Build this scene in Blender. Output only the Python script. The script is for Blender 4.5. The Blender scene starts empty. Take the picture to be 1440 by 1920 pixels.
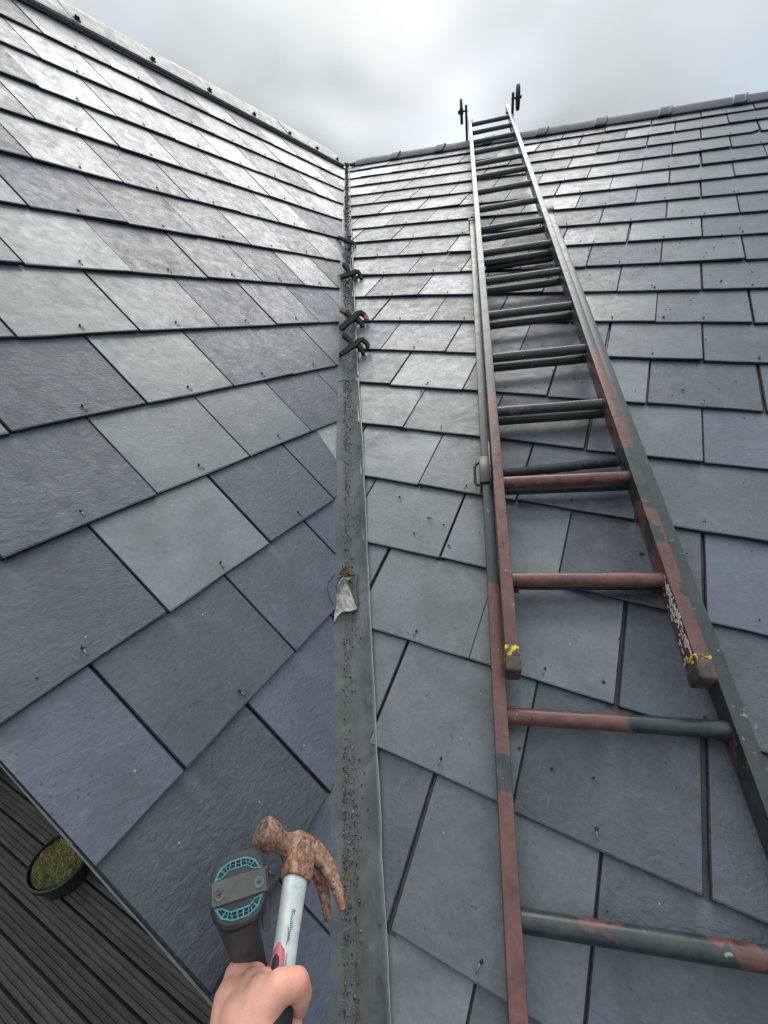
import bpy, bmesh, math, random
from mathutils import Vector, Matrix, noise as mnoise

random.seed(7)
S = 0.25                                   # slate width in metres; survey units below are slate widths
R = math.radians
scene = bpy.context.scene
COL = scene.collection
V3 = Vector

# ------------------------------------------------------------------ camera
CAM = V3((2.38456779, -4.02006516, 1.59943504)) * S
YAW, PITCH, ROLL, FPX = 0.454122132, -0.439526889, -0.00629542281, 805.391265
cy, sy, cp, sp, cr, sr = (math.cos(YAW), math.sin(YAW), math.cos(PITCH), math.sin(PITCH), math.cos(ROLL), math.sin(ROLL))
f0 = V3((-sy, cy, 0)); r0 = V3((cy, sy, 0)); u0 = V3((0, 0, 1))
FWD = f0 * cp + u0 * sp
upv = f0 * -sp + u0 * cp
RGT = r0 * cr + upv * sr
UPV = r0 * -sr + upv * cr
cam_data = bpy.data.cameras.new('camera')
cam = bpy.data.objects.new('camera', cam_data); COL.objects.link(cam)
m3 = Matrix((RGT, UPV, -FWD)).transposed()
cam.matrix_world = Matrix.Translation(CAM) @ m3.to_4x4()
cam_data.sensor_fit = 'HORIZONTAL'; cam_data.sensor_width = 36.0
cam_data.lens = 36.0 * FPX / 1440.0
cam_data.clip_start = 0.02; cam_data.clip_end = 500.0
scene.camera = cam

# ------------------------------------------------------------------ sky, sun, exposure
SUN_AZ, SUN_EL = R(29), R(43)              # azimuth from +Y towards -X
SUN_DIR = V3((-math.sin(SUN_AZ) * math.cos(SUN_EL), math.cos(SUN_AZ) * math.cos(SUN_EL), math.sin(SUN_EL)))
SKY_LEVEL = 2.9
SUN_POWER = 1.0
scene.view_settings.view_transform = 'Standard'
scene.view_settings.look = 'None'
scene.view_settings.exposure = 0.9
scene.view_settings.gamma = 1.0
scene.view_settings.use_curve_mapping = False
world = bpy.data.worlds.new('World'); scene.world = world
world.use_nodes = True


class NT:
    """small helper to write node trees tersely"""
    def __init__(self, tree):
        self.t = tree; self.n = tree.nodes; self.l = tree.links

    def node(self, kind, **kw):
        nd = self.n.new(kind)
        for k, v in kw.items():
            if k.startswith('i_'):
                key = k[2:]
                key = int(key) if key.isdigit() else key.replace('_', ' ')
                self.put(nd.inputs[key], v)
            else:
                setattr(nd, k, v)
        return nd

    def put(self, sock, v):
        if isinstance(v, bpy.types.NodeSocket):
            self.l.new(v, sock)
        elif isinstance(v, bpy.types.Node):
            self.l.new(v.outputs[0], sock)
        else:
            if sock.type == 'RGBA' and len(v) == 3:
                v = (*v, 1.0)
            sock.default_value = v

    def math(self, op, a, b=0.0, c=None, clamp=False):
        nd = self.n.new('ShaderNodeMath'); nd.operation = op; nd.use_clamp = clamp
        self.put(nd.inputs[0], a); self.put(nd.inputs[1], b)
        if c is not None:
            self.put(nd.inputs[2], c)
        return nd.outputs[0]

    def vmath(self, op, a, b=None):
        nd = self.n.new('ShaderNodeVectorMath'); nd.operation = op
        self.put(nd.inputs[0], a)
        if b is not None:
            self.put(nd.inputs['Scale' if op == 'SCALE' else 1], b)
        return nd.outputs['Value' if op in ('DOT_PRODUCT', 'LENGTH') else 'Vector']

    def mix(self, fac, a, b, mode='MIX'):
        nd = self.n.new('ShaderNodeMix'); nd.data_type = 'RGBA'; nd.blend_type = mode
        self.put(nd.inputs['Factor'], fac); self.put(nd.inputs['A'], a); self.put(nd.inputs['B'], b)
        return nd.outputs['Result']

    def noise(self, vec, scale, detail=4.0, rough=0.55, dist=0.0):
        nd = self.n.new('ShaderNodeTexNoise')
        nd.inputs['Scale'].default_value = scale; nd.inputs['Detail'].default_value = detail
        nd.inputs['Roughness'].default_value = rough; nd.inputs['Distortion'].default_value = dist
        self.put(nd.inputs['Vector'], vec)
        return nd.outputs['Fac']

    def ramp(self, fac, stops, interp='LINEAR'):
        nd = self.n.new('ShaderNodeValToRGB'); e = nd.color_ramp.elements
        nd.color_ramp.interpolation = interp
        while len(e) < len(stops):
            e.new(0.5)
        for el, (p, c) in zip(e, stops):
            el.position = p
            el.color = (c, c, c, 1) if isinstance(c, (int, float)) else (*c, 1)
        self.put(nd.inputs[0], fac)
        return nd.outputs[0]

    def mapr(self, v, a, b, c=0.0, d=1.0):
        nd = self.n.new('ShaderNodeMapRange')
        self.put(nd.inputs[0], v)
        for i, x in enumerate((a, b, c, d)):
            nd.inputs[i + 1].default_value = x
        return nd.outputs[0]


w = NT(world.node_tree)
for nd in list(w.n):
    w.n.remove(nd)
sky = w.node('ShaderNodeTexSky', sky_type='NISHITA', sun_disc=False, sun_elevation=SUN_EL,
             sun_rotation=-SUN_AZ, altitude=50.0, air_density=1.2, dust_density=2.0, ozone_density=1.5)
tc = w.node('ShaderNodeTexCoord').outputs['Generated']
dirn = w.vmath('NORMALIZE', tc)
sep = w.node('ShaderNodeSeparateXYZ', i_0=dirn)
zz = w.math('MAXIMUM', sep.outputs[2], 0.0)
# overcast dome: brighter overhead than at the horizon
dome = w.math('MULTIPLY_ADD', zz, 1.55, 0.26)
den = w.math('ADD', zz, 0.35)
plan = w.node('ShaderNodeCombineXYZ', i_0=w.math('DIVIDE', sep.outputs[0], den), i_1=w.math('DIVIDE', sep.outputs[1], den), i_2=0.3)
n1 = w.noise(plan, 1.15, 5.0, 0.5, 0.25)
n2 = w.noise(plan, 2.6, 8.0, 0.58, 0.5)
cl = w.math('ADD', w.mapr(n1, 0.3, 0.7, 0.86, 1.08), w.mapr(n2, 0.3, 0.7, -0.06, 0.06))
sd = w.vmath('DOT_PRODUCT', dirn, tuple(SUN_DIR))
glow = w.math('POWER', w.math('MAXIMUM', sd, 0.0), 28.0)
lum = w.math('MULTIPLY', w.math('MULTIPLY', dome, cl), w.math('MULTIPLY_ADD', glow, 0.02, 1.0))
lum = w.math('MULTIPLY', lum, SKY_LEVEL * 1.62)
tint = w.mix(w.mapr(n1, 0.35, 0.62), (0.85, 0.96, 0.985), (0.915, 0.985, 0.985))
cloud = w.vmath('SCALE', tint, lum)
# thin places in the cloud let some blue through
thin = w.math('MULTIPLY', w.mapr(w.noise(plan, 0.9, 3.0, 0.5), 0.50, 0.66), 0.6)
skyc = w.mix(thin, cloud, w.vmath('SCALE', sky.outputs[0], 0.75))
low = w.mix(w.math('GREATER_THAN', sep.outputs[2], -0.02), (1.2, 1.25, 1.25), skyc)
bg = w.node('ShaderNodeBackground', i_Color=low, i_Strength=0.1)
w.node('ShaderNodeOutputWorld', i_Surface=bg.outputs[0])

sun_d = bpy.data.lights.new('sun', 'SUN'); sun_d.energy = SUN_POWER; sun_d.angle = R(41); sun_d.color = (1.0, 0.96, 0.9)
sun = bpy.data.objects.new('sun', sun_d); COL.objects.link(sun)
sun.rotation_euler = (-SUN_DIR).to_track_quat('-Z', 'Y').to_euler()
sun.location = (0, 0, 8)


# ------------------------------------------------------------------ object helpers
def tag(o, label=None, cat=None, group=None, kind=None):
    for k, v in (('label', label), ('category', cat), ('group', group), ('kind', kind)):
        if v:
            o[k] = v
    return o


def link(o, parent=None):
    COL.objects.link(o)
    if parent is not None:
        o.parent = parent
    return o


def empty(name, matrix=None):
    o = bpy.data.objects.new(name, None); COL.objects.link(o)
    o.empty_display_size = 0.05
    if matrix is not None:
        o.matrix_world = matrix
    return o


class MB:
    """collects faces and links them as one mesh object"""
    def __init__(self):
        self.v = []; self.f = []

    def add(self, verts, faces):
        b = len(self.v)
        self.v += [V3(x) for x in verts]
        self.f += [tuple(i + b for i in fc) for fc in faces]
        return self

    def loft(self, rings, cap=True, close=True):
        n = len(rings[0]); vs = [p for r in rings for p in r]; fs = []
        for i in range(len(rings) - 1):
            for j in range(n if close else n - 1):
                k = (j + 1) % n
                fs.append((i * n + j, i * n + k, (i + 1) * n + k, (i + 1) * n + j))
        if cap:
            fs.append(tuple(range(n - 1, -1, -1)))
            fs.append(tuple((len(rings) - 1) * n + j for j in range(n)))
        return self.add(vs, fs)

    def box(self, c, sx, sy_, sz, M=None):
        vs = [V3((c[0] + a * sx / 2, c[1] + b * sy_ / 2, c[2] + d * sz / 2)) for a in (-1, 1) for b in (-1, 1) for d in (-1, 1)]
        if M is not None:
            vs = [M @ q for q in vs]
        return self.add(vs, [(0, 1, 3, 2), (4, 6, 7, 5), (0, 4, 5, 1), (2, 3, 7, 6), (0, 2, 6, 4), (1, 5, 7, 3)])

    def tube(self, pts, rad, n=8, cap=True):
        pts = [V3(p) for p in pts]
        rads = rad if isinstance(rad, (list, tuple)) else [rad] * len(pts)
        rings = []
        prev = None
        for i, p in enumerate(pts):
            d = (pts[min(i + 1, len(pts) - 1)] - pts[max(i - 1, 0)]).normalized()
            if prev is None:
                a = d.orthogonal().normalized()
            else:
                a = (prev - d * prev.dot(d)).normalized()
            prev = a
            b = d.cross(a)
            rings.append([p + (a * math.cos(t) + b * math.sin(t)) * rads[i] for t in [2 * math.pi * k / n for k in range(n)]])
        return self.loft(rings, cap)

    def mesh(self, name, mat=None, smooth=None):
        me = bpy.data.meshes.new(name)
        me.from_pydata([tuple(q) for q in self.v], [], self.f)
        bm = bmesh.new(); bm.from_mesh(me)
        bmesh.ops.recalc_face_normals(bm, faces=bm.faces)
        bm.to_mesh(me); bm.free()
        finish(me, mat, smooth)
        return me

    def build(self, name, mat, parent=None, smooth=None):
        return link(bpy.data.objects.new(name, self.mesh(name, mat, smooth)), parent)


def finish(me, mat, smooth):
    if mat is not None:
        me.materials.append(mat)
    if smooth is not None:
        me.shade_smooth()
        if smooth < 180:
            me.set_sharp_from_angle(angle=R(smooth))
    me.update()


def bevelled(mb, name, mat, parent, width, seg=2, smooth=40):
    """build and bevel every edge sharper than 35 degrees"""
    me = mb.mesh(name)
    bm = bmesh.new(); bm.from_mesh(me)
    es = [e for e in bm.edges if len(e.link_faces) == 2 and e.calc_face_angle(0) > R(35)]
    bmesh.ops.bevel(bm, geom=es, offset=width, segments=seg, affect='EDGES', profile=0.6, clamp_overlap=True)
    bm.to_mesh(me); bm.free()
    finish(me, mat, smooth)
    return link(bpy.data.objects.new(name, me), parent)


def capsule(mb, p0, r0_, p1, r1_, n=12):
    """closed tapered capsule"""
    p0 = V3(p0); p1 = V3(p1); d = (p1 - p0)
    L = d.length
    d = d.normalized() if L > 1e-6 else V3((0, 0, 1))
    a = d.orthogonal().normalized(); b = d.cross(a)
    rings = []
    for t in (-80, -55, -28, 0):
        rings.append((p0 + d * (r0_ * math.sin(R(t))), r0_ * math.cos(R(t))))
    for t in (0, 28, 55, 80):
        rings.append((p1 + d * (r1_ * math.sin(R(t))), r1_ * math.cos(R(t))))
    mb.loft([[c + (a * math.cos(x) + b * math.sin(x)) * q for x in [2 * math.pi * k / n for k in range(n)]] for c, q in rings])


def blob(name, mb, mat, parent, voxel, smooth_it=6, smooth_f=0.5, dec=None):
    """union the overlapping closed pieces of mb into one continuous surface"""
    me = mb.mesh(name)
    tmp = bpy.data.objects.new(name, me); COL.objects.link(tmp)
    md = tmp.modifiers.new('remesh', 'REMESH'); md.mode = 'VOXEL'; md.voxel_size = voxel; md.use_smooth_shade = True
    sm = tmp.modifiers.new('smooth', 'SMOOTH'); sm.factor = smooth_f; sm.iterations = smooth_it
    dg = bpy.context.evaluated_depsgraph_get()
    new = bpy.data.meshes.new_from_object(tmp.evaluated_get(dg))
    bpy.data.objects.remove(tmp)
    new.name = name
    new.materials.clear(); new.materials.append(mat)
    new.shade_smooth()
    return link(bpy.data.objects.new(name, new), parent)


# ------------------------------------------------------------------ materials
def material(name, build, rough=0.5, metal=0.0, spec=0.5):
    m = bpy.data.materials.new(name); m.use_nodes = True
    t = NT(m.node_tree)
    bsdf = t.n['Principled BSDF']
    bsdf.inputs['Roughness'].default_value = rough
    bsdf.inputs['Metallic'].default_value = metal
    bsdf.inputs['Specular IOR Level'].default_value = spec
    build(t, bsdf)
    return m


def bump(t, bsdf, h, strength=0.3, dist=0.002, prev=None):
    nd = t.node('ShaderNodeBump', i_Height=h, i_Strength=strength, i_Distance=dist)
    if prev is not None:
        t.put(nd.inputs['Normal'], prev)
    t.put(bsdf.inputs['Normal'], nd.outputs[0])
    return nd.outputs[0]


def objcoord(t, ref=None):
    nd = t.node('ShaderNodeTexCoord')
    if ref is not None:
        nd.object = ref
    return nd.outputs['Object']


def mat_slate(t, b):
    oc = objcoord(t)
    rnd = t.node('ShaderNodeObjectInfo').outputs['Random']
    off = t.vmath('ADD', oc, t.vmath('SCALE', t.node('ShaderNodeCombineXYZ', i_0=1.0, i_1=0.73, i_2=0.41), t.math('MULTIPLY', rnd, 53.0)))
    r2 = t.math('FRACT', t.math('MULTIPLY', rnd, 7.31))
    r3 = t.node('ShaderNodeAttribute', attribute_type='OBJECT', attribute_name='tone').outputs['Fac']
    cl = t.noise(off, 9.0, 5.0, 0.6, 0.3)
    fine = t.noise(off, 120.0, 5.0, 0.65)
    mid = t.noise(off, 34.0, 6.0, 0.65, 0.6)
    hue = t.mix(t.mapr(t.math('ADD', r2, t.mapr(cl, 0.3, 0.7, -0.35, 0.35)), 0.2, 0.85), (0.068, 0.081, 0.104), (0.074, 0.082, 0.116))
    hue = t.mix(t.mapr(r3, 0.5, 0.0, 0.0, 1.0), hue, (0.168, 0.187, 0.201))
    val = t.math('ADD', t.mapr(r2, 0, 1, 0.82, 1.18), t.mapr(t.math('ADD', cl, t.math('MULTIPLY', t.math('SUBTRACT', fine, 0.5), 0.8)), 0.3, 0.7, -0.2, 0.2))
    val = t.math('MULTIPLY', val, t.mapr(r3, .8, 1.0, 1.0, .86))
    col = t.vmath('SCALE', hue, val)
    # faint chalky bloom and dull dark patches
    bloom = t.math('MULTIPLY', t.ramp(t.noise(off, 13.0, 7.0, 0.72, 1.2), [(0.56, 0.0), (0.72, 1.0)]), 0.22)
    col = t.mix(bloom, col, (0.24, 0.25, 0.25))
    scm = t.node('ShaderNodeMapping', i_Vector=off, i_Scale=(95.0, 11.0, 1.0))
    scm.inputs['Rotation'].default_value = (0, 0, 0.12)
    scuff = t.math('MULTIPLY', t.ramp(t.noise(scm.outputs[0], 1.0, 5.0, 0.7), [(0.60, 0.0), (0.72, 1.0)]), t.ramp(t.noise(off, 7.0, 4.0, 0.6), [(0.55, 0.0), (0.66, 1.0)]))
    col = t.mix(t.math('MULTIPLY', scuff, 0.55), col, (0.33, 0.345, 0.345))
    stain = t.math('MULTIPLY', t.ramp(t.noise(off, 6.0, 6.0, 0.7, 0.8), [(0.52, 0.0), (0.68, 1.0)]), 0.35)
    col = t.mix(stain, col, (0.045, 0.05, 0.052))
    # pale streak below the joint of the course above
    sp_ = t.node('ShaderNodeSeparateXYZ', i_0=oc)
    du = t.math('ABSOLUTE', t.math('ADD', sp_.outputs[0], t.mapr(mid, 0.3, 0.7, -0.004, 0.004)))
    pale_streak = t.math('MULTIPLY', t.mapr(du, 0.0, 0.012, 1.0, 0.0), t.mapr(sp_.outputs[1], 0.12, 0.2, 0.0, 0.32))
    col = t.mix(pale_streak, col, (0.22, 0.235, 0.24))
    # joint over this slate's middle: its shade painted dark, mixed with dirt and moss
    joint_shade_dirt = t.math('MULTIPLY', t.math('LESS_THAN', t.math('ABSOLUTE', sp_.outputs[0]), 0.012), t.math('GREATER_THAN', sp_.outputs[1], 0.199))
    col = t.mix(t.math('MULTIPLY', joint_shade_dirt, t.mapr(mid, .3, .62, 1.0, .55)), col, (0.014, 0.015, 0.014))
    # tiny pale specks and scratches
    speck = t.node('ShaderNodeTexVoronoi', i_Vector=off, i_Scale=38.0)
    sm = t.math('MULTIPLY', t.math('LESS_THAN', speck.outputs['Distance'], 0.055), t.math('GREATER_THAN', t.noise(off, 21.0, 2.0), 0.55))
    col = t.mix(t.math('MULTIPLY', sm, 0.7), col, (0.42, 0.44, 0.42))
    dsp = t.node('ShaderNodeTexVoronoi', i_Vector=t.vmath('ADD', off, (3.3, 1.7, 0.2)), i_Scale=75.0)
    dm = t.math('MULTIPLY', t.mapr(dsp.outputs['Distance'], .10, .16, 1.0, 0.0), t.math('GREATER_THAN', t.noise(off, 11.0, 3.0), 0.54))
    col = t.mix(t.math('MULTIPLY', dm, 0.75), col, (0.022, 0.024, 0.025))
    t.put(b.inputs['Base Color'], col)
    rg = t.math('ADD', t.mapr(r3, 0, 1, 0.34, 0.52), t.mapr(mid, 0.3, 0.7, -0.08, 0.14))
    rg = t.math('ADD', rg, t.math('MULTIPLY', stain, 0.25))
    t.put(b.inputs['Roughness'], rg)
    # riven surface: some slates nearly smooth, some strongly rippled
    st = t.node('ShaderNodeMapping', i_Vector=off, i_Scale=(1.0, 1.55, 1.0))
    st.inputs['Rotation'].default_value = (0, 0, 0.5)
    rip = t.noise(st.outputs[0], 62.0, 6.0, 0.62, 0.7)
    amt = t.mapr(t.math('POWER', r3, 1.6), 0, 1, 0.08, 0.95)
    h = t.math('ADD', t.math('MULTIPLY', rip, amt), t.math('MULTIPLY', fine, t.math('MULTIPLY_ADD', amt, 0.40, 0.12)))
    h = t.math('ADD', h, t.math('MULTIPLY', cl, 0.8))
    bump(t, b, h, 0.85, 0.0026)


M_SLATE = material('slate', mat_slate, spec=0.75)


def simple(name, color, rough=0.6, metal=0.0, spec=0.5, var=0.25, scale=30.0, bstr=0.25, bdist=0.001, second=None, thr=(0.45, 0.6)):
    def f(t, b):
        oc = objcoord(t)
        n = t.noise(oc, scale, 6.0, 0.65, 0.4)
        c = t.vmath('SCALE', t.node('ShaderNodeCombineXYZ', i_0=color[0], i_1=color[1], i_2=color[2]), t.mapr(n, 0.3, 0.7, 1 - var, 1 + var))
        if second:
            c = t.mix(t.ramp(t.noise(oc, scale * 0.6, 7.0, 0.7, 0.8), [(thr[0], 0.0), (thr[1], 1.0)]), c, second)
        t.put(b.inputs['Base Color'], c)
        t.put(b.inputs['Roughness'], t.mapr(n, 0.3, 0.7, max(rough - 0.1, 0.05), min(rough + 0.12, 1.0)))
        if bstr:
            bump(t, b, t.noise(oc, scale * 3, 5.0, 0.6), bstr, bdist)
    return material(name, f, rough, metal, spec)


def mat_lead(t, b):
    oc = objcoord(t)
    st = t.node('ShaderNodeMapping', i_Vector=oc, i_Scale=(1, 1, 1)).outputs[0]
    a = t.noise(st, 6.0, 7.0, 0.65, 0.8)
    d = t.noise(st, 26.0, 7.0, 0.7, 0.6)
    c = t.mix(t.mapr(a, 0.35, 0.65), (0.098, 0.112, 0.120), (0.235, 0.256, 0.262))
    c = t.mix(t.math('MULTIPLY', t.ramp(d, [(0.5, 0.0), (0.62, 1.0)]), 0.55), c, (0.075, 0.082, 0.08))
    c = t.mix(t.math('MULTIPLY', t.ramp(t.noise(st, 14.0, 6.0, 0.7, 1.0), [(0.56, 0.0), (0.7, 1.0)]), 0.5), c, (0.14, 0.17, 0.13))
    c = t.mix(t.math('MULTIPLY', t.ramp(t.noise(st, 60.0, 5.0, 0.7), [(0.62, 0.0), (0.7, 1.0)]), 0.5), c, (0.34, 0.36, 0.34))
    silt = t.node('ShaderNodeAttribute', attribute_name='silt').outputs['Fac']
    sm = t.math('MULTIPLY', silt, t.ramp(t.math('ADD', t.noise(st, 48.0, 7.0, 0.75, 0.8), t.math('MULTIPLY', t.math('SUBTRACT', a, 0.5), 1.2)), [(.40, 0.0), (.60, 1.0)]))
    c = t.mix(t.math('MULTIPLY', sm, .85), c, t.mix(t.noise(st, 200.0, 3.0), (0.05, 0.047, 0.04), (0.17, 0.15, 0.115)))
    t.put(b.inputs['Base Color'], c)
    t.put(b.inputs['Roughness'], t.mapr(d, 0.3, 0.7, 0.36, 0.62))
    bump(t, b, t.math('ADD', t.noise(st, 30.0, 5.0, 0.6), t.math('MULTIPLY', t.noise(st, 9.0, 3.0), 2.0)), 0.4, 0.0025)


M_LEAD = material('lead', mat_lead, spec=0.6, metal=0.15)
M_LEADEDGE = simple('bright_lead_edge', (0.34, 0.36, 0.345), 0.45, 0.2, scale=60)
M_UNDER = simple('underlay', (0.012, 0.012, 0.013), 0.9, scale=40)
M_RIDGE = simple('weathered_ridge', (0.15, 0.16, 0.158), 0.45, spec=0.5, scale=22, var=0.3, second=(0.10, 0.115, 0.11), thr=(0.48, 0.68), bstr=0.35, bdist=0.0012)
M_RIDGETILE = simple('blue_clay_ridge', (0.10, 0.105, 0.125), 0.55, spec=0.4, scale=18, var=0.35, second=(0.05, 0.06, 0.06), thr=(0.55, 0.7), bstr=0.3)
M_BOLT = simple('dark_fixing', (0.025, 0.028, 0.03), 0.5, 0.3, scale=90)
M_CEMENT = simple('cement', (0.36, 0.37, 0.35), 0.8, scale=50, var=0.35, second=(0.14, 0.15, 0.14), bstr=0.6, bdist=0.002)
M_WIRE = simple('hook_wire', (0.22, 0.21, 0.19), 0.4, 0.6, scale=80)
M_DARKWOOD = simple('dark_stained_wood', (0.035, 0.035, 0.034), 0.55, scale=14, var=0.35, second=(0.06, 0.062, 0.058), bstr=0.3)


def mat_deck(t, b):
    oc = objcoord(t)
    mp = t.node('ShaderNodeMapping', i_Vector=oc, i_Scale=(2.0, 20.0, 20.0)).outputs[0]
    n = t.noise(mp, 3.0, 7.0, 0.68, 0.6)
    rnd = t.node('ShaderNodeObjectInfo').outputs['Random']
    c = t.mix(t.mapr(n, 0.32, 0.68), (0.036, 0.034, 0.032), (0.11, 0.101, 0.092))
    c = t.mix(t.math('MULTIPLY', t.ramp(t.noise(oc, 9.0, 5.0, 0.6), [(0.5, 0.0), (0.7, 1.0)]), 0.5), c, (0.03, 0.04, 0.03))
    c = t.vmath('SCALE', c, t.mapr(rnd, 0, 1, 0.75, 1.25))
    sp_ = t.node('ShaderNodeTexVoronoi', i_Vector=oc, i_Scale=45.0)
    c = t.mix(t.math('LESS_THAN', sp_.outputs['Distance'], 0.05), c, (0.22, 0.23, 0.2))
    t.put(b.inputs['Base Color'], c)
    t.put(b.inputs['Roughness'], t.mapr(n, 0.3, 0.7, 0.42, 0.65))
    bump(t, b, n, 0.3, 0.001)


M_DECK = material('decking', mat_deck)

# ------------------------------------------------------------------ roof frames (units of one slate width, times S)
PR, PL = 0.481665086, 0.749539828
GR, GL = 0.808254391, 0.775110839
cR, sR_, cL, sL_ = math.cos(PR), math.sin(PR), math.cos(PL), math.sin(PL)
ER, UR, NR = V3((1, 0, 0)), V3((0, cR, sR_)), V3((0, -sR_, cR))
EL, UL, NL = V3((0, 1, 0)), V3((-cL, 0, sL_)), V3((sL_, 0, cL))


def PTR(u, v, n=0.0):                       # point on the right roof, n in metres above the slates
    return (ER * u + UR * v) * S + NR * n


def PTL(u, v, n=0.0):
    return (EL * u + UL * v) * S + NL * n


KU = cR * sL_ / sR_                          # valley: u_left = KU * v_left
KV = sL_ / sR_                               # v_right = KV * v_left
KX = -cL                                     # u_right = KX * v_left


def lerp_table(tab, x):
    if x <= tab[0][0]:
        return tab[0][1]
    for (a, p), (b, q) in zip(tab, tab[1:]):
        if x <= b:
            return p + (q - p) * (x - a) / (b - a)
    return tab[-1][1]


LOFF = [(-2.4, .253), (-1, .264), (.3, .30), (4, .285), (8.6, .12), (9, .12)]
ROFF = [(-2.4, .206), (-1, .184), (.3, .174), (1.2, .145), (4, .105), (8.6, .06)]
U0R, V0R = 3.37237212, -0.911202801
U0L, V0L = -2.62411611, -0.219258345
RIDGE_VL, RIDGE_VR = 8.72, 12.72
VERGE = U0L - 1.0

roof_l = empty('slate_roof', Matrix.Identity(4))
tag(roof_l, 'steeper slate roof slope left of the lead valley, its verge overhanging the decking', 'roof', kind='thing')
roof_r = empty('slate_roof', Matrix.Identity(4))
tag(roof_r, 'shallower slate roof slope right of the lead valley, carrying the ladder', 'roof', kind='thing')

# underlay and back slopes
DN = -0.0272
mb = MB()
ul = [PTL(VERGE + 0.02, -2.75, DN), PTL(VERGE + 0.05, -2.75, DN), PTL(KU * RIDGE_VL, RIDGE_VL, DN), PTL(VERGE + .02, RIDGE_VL, DN)]
bk = [V3((ul[2].x - 2.0, ul[2].y, ul[2].z - 2.0)), V3((ul[3].x - 2.0, ul[3].y, ul[3].z - 2.0))]
dn_ = V3((0, 0, -0.03))
mb.add(ul + [q + dn_ for q in ul], [(0, 1, 2, 3), (7, 6, 5, 4), (0, 4, 5, 1), (1, 5, 6, 2), (3, 7, 4, 0)])
mb.add([ul[3], ul[2], *bk], [(0, 1, 2, 3)])
mb.build('underlay', M_UNDER, roof_l)
mb = MB()
RMAXU = 8.2
vb = -4.6
ur = [PTR(KX * vb / KV, vb, DN), PTR(RMAXU, vb, DN), PTR(RMAXU, RIDGE_VR, DN), PTR(KX * RIDGE_VR / KV, RIDGE_VR, DN)]
bk = [V3((ur[2].x, ur[2].y + 2.4, ur[2].z - 1.3)), V3((ur[3].x - 1.2, ur[3].y + 2.4, ur[3].z - 1.3))]
mb.add(ur + [q + dn_ for q in ur], [(0, 1, 2, 3), (7, 6, 5, 4), (0, 4, 5, 1), (1, 5, 6, 2), (3, 7, 4, 0)])
mb.add([ur[3], ur[2], *bk], [(0, 1, 2, 3)])
mb.build('underlay', M_UNDER, roof_r)

M_SLATE_EDGE = simple('shaded_dressed_edge', (0.040, 0.045, 0.052), 0.85, spec=0.15, scale=160, var=0.5, bstr=0.6, bdist=0.001)  # shade put into the edge colour so sunlit joint sides look dark
TSL = 0.0068                                 # slate thickness
DROP = 2 * 0.0088 * 1.0625                            # how far the head lies below the tail
SLEN = 0.425
rs = random.Random(21)
# how smooth and pale (0) or riven and dark (1) the slates one can tell apart are, by course and place
TONE_L = {(1, 0): .05, (1, 1): .12, (1, -1): .9, (0, 0): .0, (0, 1): .6, (0, -1): .72, (0, 2): .55, (2, 0): .95, (2, 1): .1, (2, 2): .5, (2, 3): .4, (3, 0): .1, (3, 1): .2,
          (3, 2): .62, (3, 3): .4, (4, 1): .12, (4, 2): .55, (4, 3): .5, (5, 1): .72, (5, 2): .6, (5, 3): .5, (-1, -1): .5, (-1, 0): .55, (-1, -2): .7, (-2, -1): 1.0, (-2, 0): .8,
          (6, 2): .1, (6, 3): .5, (7, 2): .1, (7, 3): .15, (8, 3): .1, (8, 4): .3, (9, 3): .1, (9, 4): .2}
TONE_R = {(0, -3): .12, (0, -2): .2, (0, -1): .8, (0, 0): .6, (-1, -3): .15, (-1, -2): .2, (-1, -1): .85, (-1, 0): .7, (-2, -3): .3, (-2, -2): .28, (-2, -1): .95, (-2, 0): .95,
          (-3, -3): .5, (-3, -2): .32, (-3, -1): .85, (1, -4): .15, (1, -3): .25, (1, -2): .7, (2, -4): .15, (2, -3): .3, (2, 0): .7, (1, 0): .75, (3, -1): .7, (3, -4): .1, (4, -3): .3}


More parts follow.
